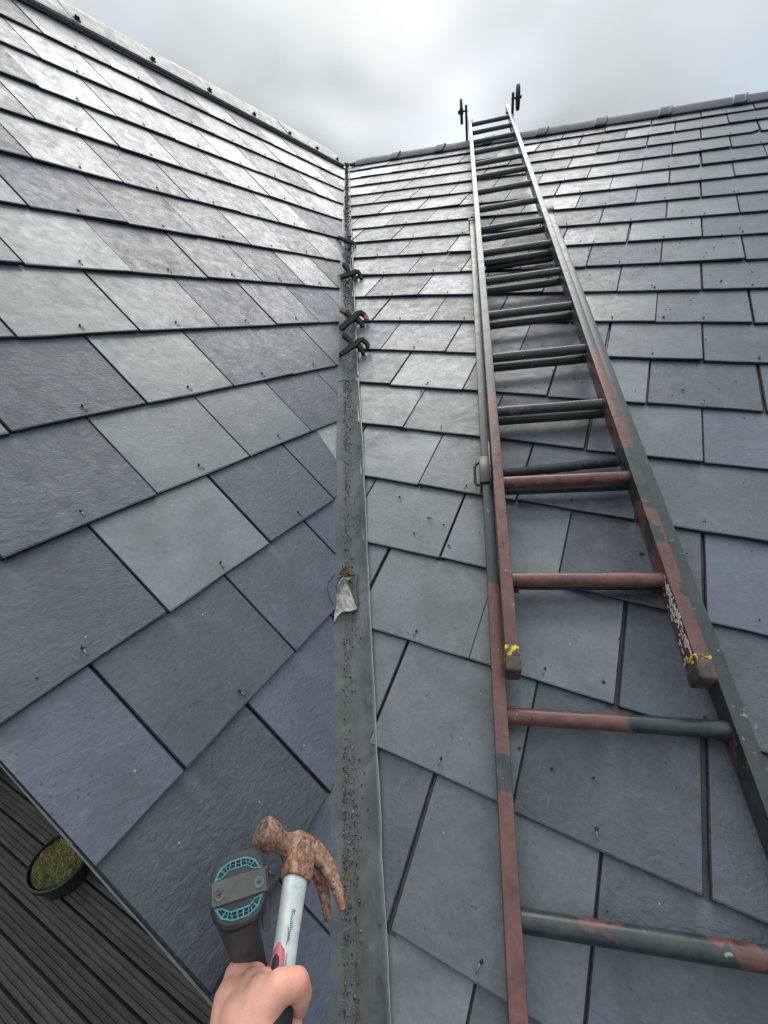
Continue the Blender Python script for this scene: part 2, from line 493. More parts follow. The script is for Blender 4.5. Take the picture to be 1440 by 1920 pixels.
def slate_mesh(w_, clips, chip=None, rough=1.0):
    """one dressed slate in its own frame: x across, y up the slope from the tail, z out; clips = [(point, normal)] removes the normal side"""
    xs = [-w_ / 2, -w_ / 2 + .0018, -w_ * .27, 0, w_ * .27, w_ / 2 - .0018, w_ / 2]
    ys = [0, .0022, .065, .135, .21, SLEN]
    c0, c1, cm = rs.uniform(0, .0017), rs.uniform(0, .0017), rs.uniform(-.0004, .0007)
    if rs.random() < .2:
        c0 += rs.uniform(.001, .0032) * rough
    if rs.random() < .25:
        c1 += rs.uniform(.001, .0035) * rough
    j = lambda a: rs.uniform(-a, a)
    top = []
    skew = j(.0016)
    for iy, y in enumerate(ys):
        for ix, x in enumerate(xs):
            fx = (x + w_ / 2) / w_
            k = 1 - y / SLEN
            z = -DROP * y / SLEN + k ** 1.3 * (c0 * (1 - fx) ** 1.5 + c1 * fx ** 1.5 + cm * math.sin(fx * math.pi))
            xx, yy = x, y
            if ix in (0, 6):
                z -= .0011; xx += j(.0007)
            if iy == 0:
                z -= .0011; yy += j(.0011)
            yy += skew * (fx - .5) * k
            top.append(V3((xx, yy, z)))
    nx, ny = len(xs), len(ys)
    bm = bmesh.new()
    tv = [bm.verts.new(p) for p in top]
    rim = [iy * nx + ix for iy, ix in [(0, i) for i in range(nx)] + [(i, nx - 1) for i in range(1, ny)] + [(ny - 1, i) for i in range(nx - 2, -1, -1)] + [(i, 0) for i in range(ny - 2, 0, -1)]]
    bv = {}
    for i in rim:
        p = top[i]
        bv[i] = bm.verts.new((p.x, p.y, p.z - TSL + .001))
    for iy in range(ny - 1):
        for ix in range(nx - 1):
            a = iy * nx + ix
            bm.faces.new((tv[a], tv[a + 1], tv[a + nx + 1], tv[a + nx]))
    for a, b in zip(rim, rim[1:] + rim[:1]):
        bm.faces.new((tv[b], tv[a], bv[a], bv[b]))
    bm.faces.new([bv[i] for i in reversed(rim)])
    if chip:
        clips = clips + [chip]
    for co, no in clips:
        g = bm.verts[:] + bm.edges[:] + bm.faces[:]
        bmesh.ops.bisect_plane(bm, geom=g, dist=1e-6, plane_co=co, plane_no=no, clear_outer=True)
        bd = [e for e in bm.edges if e.is_boundary]
        if bd:
            bmesh.ops.holes_fill(bm, edges=bd, sides=0)
    if len(bm.faces) < 5:
        bm.free(); return None
    bmesh.ops.recalc_face_normals(bm, faces=bm.faces)
    me = bpy.data.meshes.new('slate'); bm.to_mesh(me); bm.free()
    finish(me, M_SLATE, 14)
    me.materials.append(M_SLATE_EDGE)
    for p in me.polygons:
        if abs(p.normal.z) < .5 or abs(p.normal.x) > .35:
            p.material_index = 1
    return me


# shared hook: a bent wire that holds the tail
mbh = MB()
mbh.tube([(0.0006, .0215, -.003), (0, .0205, .0008), (-.0002, .015, .0016), (.0004, .010, .0012), (.0006, .0085, -.001)], .0010, 6)
HOOK = mbh.mesh('slate_hook', M_WIRE, 60)
mbh = MB()
mbh.tube([(0.0004, .0245, -.0004), (0.0004, .0225, .0010), (0, .0195, .0014)], [.0010, .0024, .0014], 6)
HOLE = mbh.mesh('hook_hole', M_BOLT, 60)
mbh = MB()
mbh.tube([(0, .017, .0002), (0, .017, .0024)], [.0032, .0026], 7)
mbh.tube([(0, .017, .001), (.0008, .012, .0016), (.0008, .008, -.001)], .0008, 5)
HOOK2 = mbh.mesh('slate_hook', M_BOLT, 60)


def frame_at(o, e, u, n):
    m = Matrix((e, u, n)).transposed().to_4x4()
    m.translation = o
    return m


def cut_local(mi, p, q, keep):
    """clip plane in slate coordinates through world points p, q, standing on the slope; keep = a world point to keep"""
    a, b, k = (mi @ x for x in (p, q, keep))
    d = (b - a); no = V3((d.y, -d.x, 0)).normalized()
    if (k - a).dot(no) > 0:
        no = -no
    return (a, no)


n_s = 0
for c in range(-4, 12):                       # left slope: courses upwards, joints every slate
    v = c * GL + V0L
    half = 0.5 if c % 2 else 0.0
    vtop = v + SLEN / S
    for k in range(-2, 16):
        ulo = U0L + k + half
        uc = ulo + 0.5
        if ulo + 1 <= VERGE + .02:
            continue
        if ulo > KU * (v + GL) + 0.2:
            continue
        if v > 8.4 or (c < -3 and ulo > 0):
            continue
        o = PTL(uc + rs.uniform(-.006, .006), v + rs.uniform(-.010, .010))
        M = frame_at(o, EL, UL, NL)
        mi = M.inverted()
        keep = PTL(-60, v)
        clips = []
        if ulo + 1 > KU * v - LOFF[2][1] - .3:
            clips.append(cut_local(mi, PTL(KU * v - lerp_table(LOFF, v), v), PTL(KU * vtop - lerp_table(LOFF, vtop), vtop), keep))
        if ulo < VERGE - .02:
            clips.append(cut_local(mi, PTL(VERGE, v), PTL(VERGE, vtop), PTL(30, v)))
        if vtop > RIDGE_VL - .1:
            clips.append((V3((0, (RIDGE_VL - .1 - v) * S, 0)), V3((0, 1, 0))))
        gap = rs.uniform(.0014, .0028)
        chip = None
        if c == 0 and k == 2:                # the broken slate at the valley: its top corner is gone
            chip = (mi @ PTL(-.005, .55), (mi.to_3x3() @ (EL * .97 - UL * .26)).normalized())
        me = slate_mesh(S - gap, clips, chip, 0.7)
        if me is None:
            continue
        ob = link(bpy.data.objects.new('slate', me), roof_l); ob.matrix_world = M
        ob['tone'] = TONE_L.get((c, k), rs.uniform(.08, .75))
        mid_u = uc
        if mid_u < KU * v - .45 and mid_u > VERGE + .12:
            near = v < 3.5
            h = link(bpy.data.objects.new('slate_hook', HOOK if near else HOOK2), roof_l)
            h.matrix_world = M @ Matrix.Translation((rs.uniform(-.006, .006), rs.uniform(0, .003), .0010)) @ Matrix.Rotation(rs.uniform(-.3, .3), 4, 'Z')
            if near:
                link(bpy.data.objects.new('hook_hole', HOLE), h)

for c in range(-4, 18):                       # right slope
    v = c * GR + V0R
    half = 0.5 if c % 2 else 0.0
    vtop = v + SLEN / S
    if v > 12.9:
        continue
    vl = v / KV
    for k in range(-11, 5):
        ulo = U0R + k + half
        uc = ulo + .5
        if ulo + 1 < -0.4979 * (v + GR) + .02 or ulo + 1 > RMAXU + .3:
            continue
        o = PTR(uc + rs.uniform(-.008, .008), v + rs.uniform(-.012, .012))
        M = frame_at(o, ER, UR, NR)
        mi = M.inverted()
        clips = []
        ua = KX * v / KV + lerp_table(ROFF, v / KV) - .05
        ub = KX * vtop / KV + lerp_table(ROFF, vtop / KV) - .05
        if ulo < ua + .05:
            clips.append(cut_local(mi, PTR(ua, v), PTR(ub, vtop), PTR(60, v)))
        if vtop > RIDGE_VR - .12:
            clips.append((V3((0, (RIDGE_VR - .12 - v) * S, 0)), V3((0, 1, 0))))
        gap = rs.uniform(.0013, .0026) if uc < 2.6 else rs.uniform(.0026, .0046)
        chip = None
        if c == 14 and k == 0:
            chip = (V3((S / 2 - .02, .012, 0)), V3((.75, -.66, 0)).normalized())
        me = slate_mesh(S - gap, clips, chip, 1.25)
        if me is None:
            continue
        ob = link(bpy.data.objects.new('slate', me), roof_r); ob.matrix_world = M
        ob['tone'] = TONE_R.get((c, k), rs.uniform(.1, .7))
        if uc > KX * v / KV + .45:
            near = v < 1.6
            h = link(bpy.data.objects.new('slate_hook', HOOK if near else HOOK2), roof_r)
            h.matrix_world = M @ Matrix.Translation((rs.uniform(-.008, .008), rs.uniform(0, .004), .0010)) @ Matrix.Rotation(rs.uniform(-.35, .35), 4, 'Z')
            if near:
                link(bpy.data.objects.new('hook_hole', HOLE), h)

# pale lead patch showing where the slate corner broke off
mb = MB()
pts = [PTL(x, y, -.0085 + rs.uniform(-.0006, .0012)) for x, y in ((-.07, .3), (-.135, .115), (-.11, .13), (.11, .30), (.42, .54), (.5, .64))]
pts.append(PTL(-.06, .66, -.0085))
mb.add(pts, [tuple(range(7))])
mb.build('flashing_patch', M_LEADEDGE, roof_l)

# verge: cement undercloak line and bargeboard
mb = MB()
rings = []
for i in range(70):
    v = -2.72 + i * 11.5 / 69
    k = rs.uniform(-.006, .008) * .25
    rings.append([PTL(VERGE - .004 + k, v, -.0215), PTL(VERGE - .006 + k, v, -.0245), PTL(VERGE + .10, v, -.0245), PTL(VERGE + .10, v, -.0222)])
mb.loft(rings)
mb.build('undercloak', M_LEADEDGE, roof_l)
# left ridge: flat angled capping pieces with a rolled lower edge and two dark fixings each
def ridge_piece(u_a, u_b):
    prof = [(8.33, -.006), (8.325, .010), (8.345, .0165), (8.40, .0185), (8.6, .020), (8.75, .0220), (8.82, .0235), (8.86, .018)]
    mb = MB(); rings = []
    n = 5
    for i in range(n):
        u = u_a + (u_b - u_a) * i / (n - 1)
        wob = rs.uniform(-.001, .001)
        top = [PTL(u, a, b + wob) for a, b in prof]
        back = [V3((top[-1].x - .10, top[-1].y, top[-1].z - .075)), V3((top[-1].x - .10, top[-1].y, top[-1].z - .10)), PTL(u, 8.7, -.008)]
        rings.append(top + back)
    mb.loft(rings)
    o = mb.build('ridge_capping', M_RIDGE, roof_l, 40)
    return o


ue = [-3.72, -3.2, -.45, 2.30, 5.05, 7.80, 10.62]
pieces = [ridge_piece(a + .012, b - .012) for a, b in zip(ue, ue[1:])]
mbb = MB()
mbb.loft([[V3((math.cos(t) * r_, math.sin(t) * r_, z)) for t in [2 * math.pi * k / 10 for k in range(10)]] for r_, z in ((.014, 0), (.014, .003), (.009, .004), (.009, .010), (.0065, .0125))])
BOLT = mbb.mesh('ridge_bolt', M_BOLT, 40)
for u in (-.33, 1.0, 2.42, 3.80, 5.17, 6.55, 7.92, 9.2, 10.3):
    pi = max(i for i in range(len(pieces)) if ue[i] <= u + .02)
    bo = link(bpy.data.objects.new('ridge_bolt', BOLT), pieces[pi])
    bo.matrix_world = frame_at(PTL(u, 8.45, .0188), EL, UL, NL)

# right ridge: overlapping clay ridge tiles with a collar at the right end
def ridge_tile(u_a, u_b):
    def ring(u, grow, wob=0.0):
        pr = []
        base = [(12.52, -.004), (12.505, .006), (12.55, .012), (12.64, .019)]
        for a, b in base:
            pr.append(PTR(u, a - grow * 2.5, b + grow + wob))
        ap = PTR(u, 12.72, .025 + grow + wob)
        for dy, dz in ((.004, .003), (.014, .008), (.028, .008), (.042, .003)):
            pr.append(ap + V3((0, dy, dz)))
        pr.append(ap + V3((0, .13, -.05)))
        pr.append(ap + V3((0, .13, -.07)))
        pr.append(ap + V3((0, .030, -.018)))
        return pr
    mb = MB()
    wo = rs.uniform(-.0015, .002)
    rg = [ring(u_a, 0, wo)]
    rg += [ring(u_a + (u_b - u_a) * t, rs.uniform(0, .001), wo) for t in (.3, .6, .80)]
    rg += [ring(u_b - .27, .001, wo), ring(u_b - .24, .007, wo), ring(u_b - .05, .0065, wo), ring(u_b - .03, .010, wo), ring(u_b + .012, .0105, wo)]
    mb.loft(rg)
    return mb.build('ridge_tile', M_RIDGETILE, roof_r, 35)


ur_ = [-5.95, -4.45, -3.0, -1.56, -.1, 1.33, 2.76, 4.23, 5.68, 7.1, 8.3]
for a, b in zip(ur_, ur_[1:]):
    ridge_tile(a - .05 if a > -5.9 else a, b)
mb = MB()                                     # mossy mortar end where both ridges meet
for i in range(18):
    c = PTR(-6.0 - rs.random() * .55, 12.5 + rs.random() * .2, .004 + rs.random() * .006)
    capsule(mb, c, rs.uniform(.008, .014), c + V3((rs.uniform(-.02, .02), rs.uniform(-.02, .02), .002)), rs.uniform(.006, .012), 7)
M_MOSS = simple('moss', (0.075, 0.085, 0.035), 0.9, scale=90, var=0.5, second=(0.12, 0.11, 0.06), bstr=0.8, bdist=0.004)
mb.build('mossy_mortar', M_MOSS, roof_r, 60)

# ------------------------------------------------------------------ valley lining
valley = empty('valley_gutter', Matrix.Identity(4))
tag(valley, 'long grey lead valley gutter running up between the two slate slopes', 'gutter')


def lead_ring(v, lift):
    lo, ro = lerp_table(LOFF, v), lerp_table(ROFF, v)
    wob = lambda s: mnoise.noise(V3((v * 2.3, s, 4.1))) * .0016
    uv, vr, xr = KU * v, KV * v, KX * v
    pts = [PTL(uv - lo - .12, v, -.0175 + lift),
           PTL(uv - lo + .03, v, -.013 + lift + wob(1)),
           PTL(uv - lo * .5, v, -.0125 + lift + wob(2)),
           PTL(uv - .05, v, -.014 + lift + wob(3)),
           PTR(xr, vr, 0) + V3((0, 0, -.0185 + lift)),
           PTR(xr + .05, vr, -.013 + lift + wob(4)),
           PTR(xr + ro * .55, vr, -.006 + lift + wob(5)),
           PTR(xr + ro * .85, vr, .0015 + lift + wob(6)),
           PTR(xr + ro - .012, vr, .0052 + lift + wob(6)),
           PTR(xr + ro + mnoise.noise(V3((v * 5, 8, 1))) * .012, vr, .0052 + lift + wob(6))]
    return pts


def lead_piece(va, vb, lift):
    n = max(6, int((vb - va) * 9))
    top = [lead_ring(va + (vb - va) * i / n, lift * (1 - .8 * i / n)) for i in range(n + 1)]
    # ragged lower end
    mb = MB()
    m = len(top[0])
    dn = V3((0, 0, -.0018))
    rings = [r + [p + dn for p in reversed(r)] for r in top]
    mb.loft(rings)
    o = mb.build('lead_sheet', M_LEAD, valley, 50)
    at_ = o.data.attributes.new('silt', 'FLOAT', 'POINT')
    wts = [0, 0, .25, .9, .8, .35, 0, 0, 0, 0]
    at_.data.foreach_set('value', (wts + wts[::-1]) * (n + 1))
    e = MB()
    e.loft([[r[-1] + ER * .0002, r[-1] + ER * .0010 - NR * .0002, r[-1] + ER * .0010 - NR * .0028, r[-1] + ER * .0002 - NR * .003] for r in top])
    e.build('cut_edge', M_LEADEDGE, o, 50)
    return o


for va, vb, lift in ((-2.74, 1.18, .0003), (1.10, 4.05, .0024), (3.95, 6.6, .0026), (6.5, 8.75, .0028)):
    lead_piece(va, vb, lift)

# grit and moss caught along the valley
rg = random.Random(5)
M_GRIT = simple('valley_grit', (0.24, 0.215, 0.165), 0.95, scale=160, var=0.7, second=(0.045, 0.042, 0.035), thr=(0.42, 0.55), bstr=0.0)
M_CRUMB = simple('dark_crumbs', (0.03, 0.031, 0.028), 0.95, scale=120, var=0.5, bstr=0.0)


def pebble(mb, p, r, nrm, flat=.55):
    a = nrm.orthogonal().normalized(); a.rotate(Matrix.Rotation(rg.random() * 6.28, 3, nrm)); b = nrm.cross(a)
    k = [rg.uniform(.6, 1.3) for _ in range(5)]
    vs = [p + (a * math.cos(t * 1.2566) * k[t] + b * math.sin(t * 1.2566) * k[t]) * r for t in range(5)]
    vs += [p + nrm * r * flat * 1.5 + a * rg.uniform(-.3, .3) * r, p - nrm * r * .4]
    mb.add(vs, [(i, (i + 1) % 5, 5) for i in range(5)] + [((i + 1) % 5, i, 6) for i in range(5)])


def valley_pt(v, off):
    """point on the lead, off in slate widths to the right of the valley line"""
    lo, ro = lerp_table(LOFF, v), lerp_table(ROFF, v)
    offs = [-lo - .12, -lo + .03, -lo * .5, -.05, 0, .05, ro * .55, ro * .85, ro - .012]
    P = lead_ring(v, .0006)
    i = max(0, min(len(offs) - 2, sum(1 for q in offs if q <= off) - 1))
    f = max(0.0, min(1.0, (off - offs[i]) / (offs[i + 1] - offs[i])))
    return P[i].lerp(P[i + 1], f), (NR if off > 0 else NL)


mb = MB()
clumps = [(-2.7, -2.42, 420, .034), (-2.42, -2.3, 60, .03), (-2.35, -1.72, 1500, .030), (-1.75, -1.2, 330, .020), (-1.2, -.9, 80, .03), (-.85, -.1, 560, .018), (-.1, .45, 500, .03),
          (.45, 1.1, 900, .05), (1.2, 2.1, 1000, .07), (2.1, 3.0, 900, .075), (3.0, 4.4, 900, .07), (4.4, 6.4, 900, .06), (6.4, 8.5, 700, .045)]
for va, vb, n, spread in clumps:
    for _ in range(n):
        v = rg.uniform(va, vb)
        dens = .5 + .5 * mnoise.noise(V3((v * 6, 2, 0)))
        if rg.random() > .12 + dens * .75:
            continue
        off = rg.gauss((-.035 + .02 * mnoise.noise(V3((v * 3, 9, 0)))) if v < .5 else -.03, spread)
        p, n_ = valley_pt(v, max(-.22, min(.12, off)))
        r = (abs(rg.gauss(.0, .0008)) + .00036) * (1 + max(0, v) * .3)
        pebble(mb, p + n_ * r * .3, r, n_, .7)
o = mb.build('grit', M_GRIT, None)
tag(o, 'brown grit and moss crumbs lying along the middle of the valley gutter', 'debris', kind='stuff')
mb = MB()
for _ in range(330):                          # dark clods among the grit and in the upper valley
    v = rg.choice([rg.uniform(-2.9, .5), rg.uniform(1.0, 8.6), rg.uniform(1.0, 8.6)])
    p, n_ = valley_pt(v, max(-.22, min(.1, rg.gauss(-.03, .05))))
    r = rg.uniform(.001, .0022) * (1 + max(v, 0) * .28)
    pebble(mb, p + n_ * r * .3, r, n_, .8)
for _ in range(300):                          # crumbs lying on the right slope
    u = rg.uniform(1.0, 6.5); v = rg.uniform(-3, 8)
    v = v if rg.random() < .45 else rg.uniform(1.2, 6)
    if u < KX * v / KV + .3:
        continue
    r = abs(rg.gauss(.0013, .0009)) + .0006
    pebble(mb, PTR(u, v, .0012), r * (1 + max(v, 0) * .07), NR, .5)
for u, v, r in ((1.13, -.52, .0042), (1.30, -.55, .0036), (1.42, -.78, .003), (.75, -.33, .0033), (.32, 1.45, .005), (.36, 1.40, .004)):
    for q in range(3):
        pebble(mb, PTR(u + rg.uniform(-.012, .012), v + rg.uniform(-.012, .012), .0015), r * rg.uniform(.5, 1), NR, .5)
for _ in range(120):
    u = rg.uniform(-3.4, 6); v = rg.uniform(-2.4, 8)
    if u > KU * v - .4:
        continue
    pebble(mb, PTL(u, v, .0012), abs(rg.gauss(.001, .0006)) + .0005, NL, .5)
o = mb.build('crumbs', M_CRUMB, None)
tag(o, 'dark moss crumbs scattered over the slates and the upper valley', 'debris', kind='stuff')

# torn scrap of lead and mortar caught in the valley
scrap = empty('lead_scrap', Matrix.Translation(valley_pt(-1.15, 0)[0]))
tag(scrap, 'torn pale scrap of lead with a brown crust lying in the valley gutter', 'scrap')
M_SCRAP = simple('pale_scrap', (0.42, 0.405, 0.36), 0.7, scale=70, var=0.4, second=(0.17, 0.175, 0.165), thr=(0.47, 0.60), bstr=0.7, bdist=0.002)
M_CRUST = simple('brown_crust', (0.25, 0.14, 0.07), 0.9, scale=160, var=0.6, second=(0.06, 0.045, 0.03), bstr=0.8, bdist=0.003)
MSI = scrap.matrix_world.inverted()


def on_lead(v, off, h):
    p, n_ = valley_pt(v, off)
    return MSI @ (p + (NL + NR).normalized() * h)


mb = MB()
grid = []
for i, (v, l, r_) in enumerate(((-1.075, -.252, .035), (-1.05, -.25, .02), (-1.0, -.24, -.005), (-.95, -.23, -.03), (-.915, -.225, -.04), (-.89, -.22, -.035), (-.88, -.215, -.01))):
    row = []
    for j in range(6):
        f = j / 5
        off = l + (r_ - l) * f
        vv = v + .012 * math.sin(f * 6 + i)
        h = (.009 if i == 0 else .006) + .005 * math.sin(f * 5 + i) * .5 + (.008 if i >= 5 else 0) + rg.uniform(-.001, .001)
        row.append(on_lead(vv, off, h + .002))
    grid.append(row)
mb.loft([row + [q - V3((0, 0, .0022)) for q in reversed(row)] for row in grid])
mb.build('scrap_sheet', M_SCRAP, scrap, 35)
mb = MB()
for _ in range(60):
    c = on_lead(-.875 + rg.uniform(-.03, .07), rg.uniform(-.20, .0), rg.uniform(.003, .012))
    capsule(mb, c, rg.uniform(.0012, .0032), c + V3((rg.uniform(-.004, .004), rg.uniform(-.004, .004), 0)), rg.uniform(.001, .0026), 6)
mb.build('crust', M_CRUST, scrap, 60)
mb = MB()
mb.tube([on_lead(-1.06, .05, .004), on_lead(-1.0, .04, .008), on_lead(-.93, .035, .009), on_lead(-.87, .05, .006), on_lead(-.86, -.02, .006)], .0012, 5)
mb.tube([on_lead(-.98, -.27, .018), on_lead(-.93, -.33, .024), on_lead(-.86, -.37, .026), on_lead(-.83, -.36, .026), on_lead(-.80, -.25, .018)], .0008, 5)
mb.build('loose_wire', M_BOLT, scrap, 60)

# ------------------------------------------------------------------ ladder
LO = V3((2.5474632772879553, -0.9821503577665064, -0.21457329370785158)) * S
LX = V3((0.9562885139673575, 0.27029436231170545, 0.11159406685213483))
LY = V3((-0.29119350334383803, 0.8452120144897889, 0.4481327863172279))
LZ = V3((0.0268071196593819, -0.4610397035664177, 0.8869745036194429))
MLAD = Matrix((LX, LY, LZ)).transposed().to_4x4(); MLAD.translation = LO
ladder = empty('extension_ladder', MLAD)
tag(ladder, 'old two-section steel ladder in worn red-brown and dark grey paint lying up the right slope', 'ladder')


def mat_paint(kind):
    """worn paint; red-brown against dark grey-green along the ladder's own length"""
    def f(t, b):
        oc = objcoord(t, ladder)
        sp_ = t.node('ShaderNodeSeparateXYZ', i_0=oc)
        x, s, z = sp_.outputs
        n1 = t.noise(oc, 9.0, 4.0, 0.55, 0.3)
        n2 = t.noise(oc, 34.0, 6.0, 0.7, 0.6)
        n3 = t.noise(oc, 130.0, 4.0, 0.6)
        wob = t.mapr(n1, 0.3, 0.7, -.14, .14)
        sw = t.math('ADD', s, wob)
        if kind == 'fly_stile':
            left = t.math('LESS_THAN', x, 0.0)
            ml = t.mapr(sw, .50, .56, 1.0, 0.0)
            mr = t.math('MAXIMUM', t.math('MULTIPLY', t.mapr(sw, .06, .11, 1.0, 0.0), 1.0),
                        t.math('MULTIPLY', t.mapr(sw, .36, .42, 0.0, 1.0), t.mapr(sw, .60, .70, 1.0, 0.0)))
            red = t.math('ADD', t.math('MULTIPLY', ml, left), t.math('MULTIPLY', mr, t.math('SUBTRACT', 1.0, left)))
        elif kind == 'base_stile':
            left = t.math('LESS_THAN', x, 0.0)
            ml = t.math('SUBTRACT', t.mapr(t.math('MULTIPLY_ADD', wob, .3, s), -.01, .02, 1.0, 0.0), t.math('MULTIPLY', t.mapr(s, -.36, -.34, 0.0, .7), t.mapr(s, -.30, -.28, 1.0, 0.0)))
            mr = t.math('MULTIPLY', t.math('MULTIPLY', t.mapr(s, -.31, -.27, 0.0, 1.0), t.mapr(s, -.25, -.22, 1.0, 0.0)), t.mapr(n2, .45, .6, 0.0, .7))
            red = t.math('ADD', t.math('MULTIPLY', ml, left), t.math('MULTIPLY', mr, t.math('SUBTRACT', 1.0, left)))
        elif kind == 'fly_rung':
            red = t.math('ADD', t.mapr(sw, .32, .40, 1.0, 0.0), t.math('MULTIPLY', t.mapr(sw, .38, .55, 1.0, 0.0), t.mapr(n2, .5, .58)), clamp=True)
        else:
            red = t.math('MULTIPLY', t.mapr(t.math('MULTIPLY_ADD', wob, .5, x), -.01, .03, 1.0, 0.0), t.mapr(s, -.1, -.05, 1.0, 0.0))
            red = t.math('MULTIPLY', red, t.math('MAXIMUM', t.mapr(s, -.36, -.34, 0.0, 1.0), t.mapr(n1, .46, .56, .25, .75)))
            red = t.math('MAXIMUM', red, t.math('MULTIPLY', t.mapr(s, -.35, -.33, 1.0, 0.0), t.mapr(n1, .58, .68)))
        red = t.mapr(t.math('ADD', red, t.math('MULTIPLY', t.math('SUBTRACT', n2, 0.5), 1.1)), .42, .56)
        dark = t.mix(t.mapr(n2, .35, .65), (0.014, 0.021, 0.024), (0.040, 0.051, 0.054))
        dark = t.mix(t.math('MULTIPLY', t.mapr(s, .1, 2.2, 0.0, .75), 1.0), dark, (0.085, 0.098, 0.096))
        brown = t.mix(t.mapr(n2, .35, .65), (0.098, 0.036, 0.029), (0.178, 0.074, 0.060))
        col = t.mix(red, dark, brown)
        chipm = t.ramp(t.noise(oc, 55.0, 5.0, 0.7, 0.5), [(.655, 0.0), (.68, 1.0)])
        col = t.mix(t.math('MULTIPLY', chipm, .75), col, (0.33, 0.31, 0.28))
        rub = t.ramp(t.noise(oc, 17.0, 6.0, 0.7, 1.0), [(.56, 0.0), (.70, 1.0)])
        col = t.mix(t.math('MULTIPLY', rub, .6), col, (0.018, 0.020, 0.022))
        t.put(b.inputs['Base Color'], col)
        t.put(b.inputs['Roughness'], t.mapr(n2, .3, .7, .24, .46))
        bump(t, b, t.math('ADD', t.math('MULTIPLY', n2, .8), t.math('MULTIPLY', n3, .25)), .35, .0012)
    return material('worn_paint_' + kind, f, spec=0.55)


PAINT = {k: mat_paint(k) for k in ('fly_stile', 'base_stile', 'fly_rung', 'base_rung')}
M_FOOT = simple('worn_rubber', (0.05, 0.045, 0.04), 0.7, scale=60, second=(0.12, 0.07, 0.05), bstr=0.4)
M_YELLOW = simple('yellow_paint', (0.62, 0.55, 0.03), 0.6, scale=90, var=0.2, second=(0.085, 0.05, 0.042), thr=(0.44, 0.49), bstr=0.3)
M_FLAKE = simple('white_flakes', (0.72, 0.72, 0.68), 0.7, scale=90, var=0.15, bstr=0.4)

WF = 1.0326296 * S; WB = 1.28728456 * S
HB = 0.17594051 * S; SB = -1.9322119 * S; XB = 0.035241465 * S
SW, SD = 0.0225, 0.0455                      # stile face width and depth
RR = 0.0132                                   # rung radius


def stile(mat, xc, s0, s1, zc):
    mb = MB()
    n = 14
    rings = []
    for i in range(n + 1):
        s = s0 + (s1 - s0) * i / n
        dx = mnoise.noise(V3((s * 3, xc * 9, 1.7))) * .0008
        rings.append([V3((xc + dx + a * SW / 2, s, zc + b * SD / 2)) for a, b in ((-1, -1), (1, -1), (1, 1), (-1, 1))])
    mb.loft(rings)
    return bevelled(mb, 'stile', mat, ladder, .0032, 2, 50)


def rung_mesh(width, mat):
    mb = MB()
    n = 10
    rings = []
    for i in range(n + 1):
        x = -width / 2 - .004 + (width + .008) * i / n
        rings.append([V3((x, math.cos(t) * RR * 1.0, math.sin(t) * RR * (1 + .02 * math.sin(i)))) for t in [2 * math.pi * k / 18 for k in range(18)]])
    mb.loft(rings)
    return mb.mesh('rung', mat, 40)


fly_st = [stile(PAINT['fly_stile'], sgn * (WF / 2 + SW / 2), -.64 * S, 16.15 * S, 0) for sgn in (-1, 1)]
base_st = [stile(PAINT['base_stile'], XB + sgn * (WB / 2 + SW / 2), SB - 1.45 * S, SB + 9.75 * S, -HB) for sgn in (-1, 1)]
rm = rung_mesh(WF, PAINT['fly_rung'])
for k in range(16):
    o = link(bpy.data.objects.new('rung', rm), ladder); o.location = (0, k * S, 0)
rm = rung_mesh(WB, PAINT['base_rung'])
for k in range(-1, 10):
    o = link(bpy.data.objects.new('rung', rm), ladder); o.location = (XB, SB + k * S, -HB)
# feet of the upper section with yellow paint, white flakes on the right one
for sgn, st in zip((-1, 1), fly_st):
    xc = sgn * (WF / 2 + SW / 2)
    mb = MB()
    mb.box((xc, -.675 * S, -.0008), SW + .003, .095 * S, SD + .003)
    o = bevelled(mb, 'foot_cap', M_FOOT, st, .005, 3, 50)
    mb = MB()
    mb.box((xc, -.585 * S, .0002), SW + .0022, (.075 if sgn < 0 else .035) * S, SD + .0016)
    o = bevelled(mb, 'yellow_band', M_YELLOW, st, .003, 2, 50)
xc = WF / 2
mb = MB()
for _ in range(110):
    s = rg.choice((-.12, -.2, -.26, -.33, -.45, -.52)) * S + rg.gauss(0, .045) * S
    z = .0195 - abs(rg.gauss(0, .015)) - max(0, -(s / S + .45)) * .03
    if abs(z) > .0195 or s < -.62 * S:
        continue
    w_, h_ = rg.uniform(.0008, .0042), rg.uniform(.0015, .0085)
    k = rg.randrange(5, 8)
    pl = [V3((xc - .0003, s + math.cos(q) * h_ * rg.uniform(.5, 1), z + math.sin(q) * w_ * rg.uniform(.5, 1))) for q in [2 * math.pi * i / k for i in range(k)]]
    pl2 = [p + V3((.0008, 0, 0)) for p in pl]
    mb.loft([pl, pl2])
o = mb.build('paint_flakes', M_FLAKE, fly_st[1])

# guide brackets
M_STEEL = simple('dull_steel', (0.16, 0.165, 0.165), 0.45, 0.4, scale=50, second=(0.08, 0.06, 0.05), bstr=0.3)
M_BRKT = simple('painted_bracket', (0.075, 0.085, 0.088), 0.45, scale=40, second=(0.10, 0.055, 0.045), thr=(.55, .7), bstr=0.3)


def bracket(x, s, length, z0, z1, name='guide_bracket'):
    mb = MB()
    mb.box((x, s, (z0 + z1) / 2), .0045, length, z1 - z0)
    mb.box((x + (.013 if x < 0 else -.013), s, z1 + .002), .0305, length, .004)
    return bevelled(mb, name, M_BRKT, ladder, .0012, 1, 50)


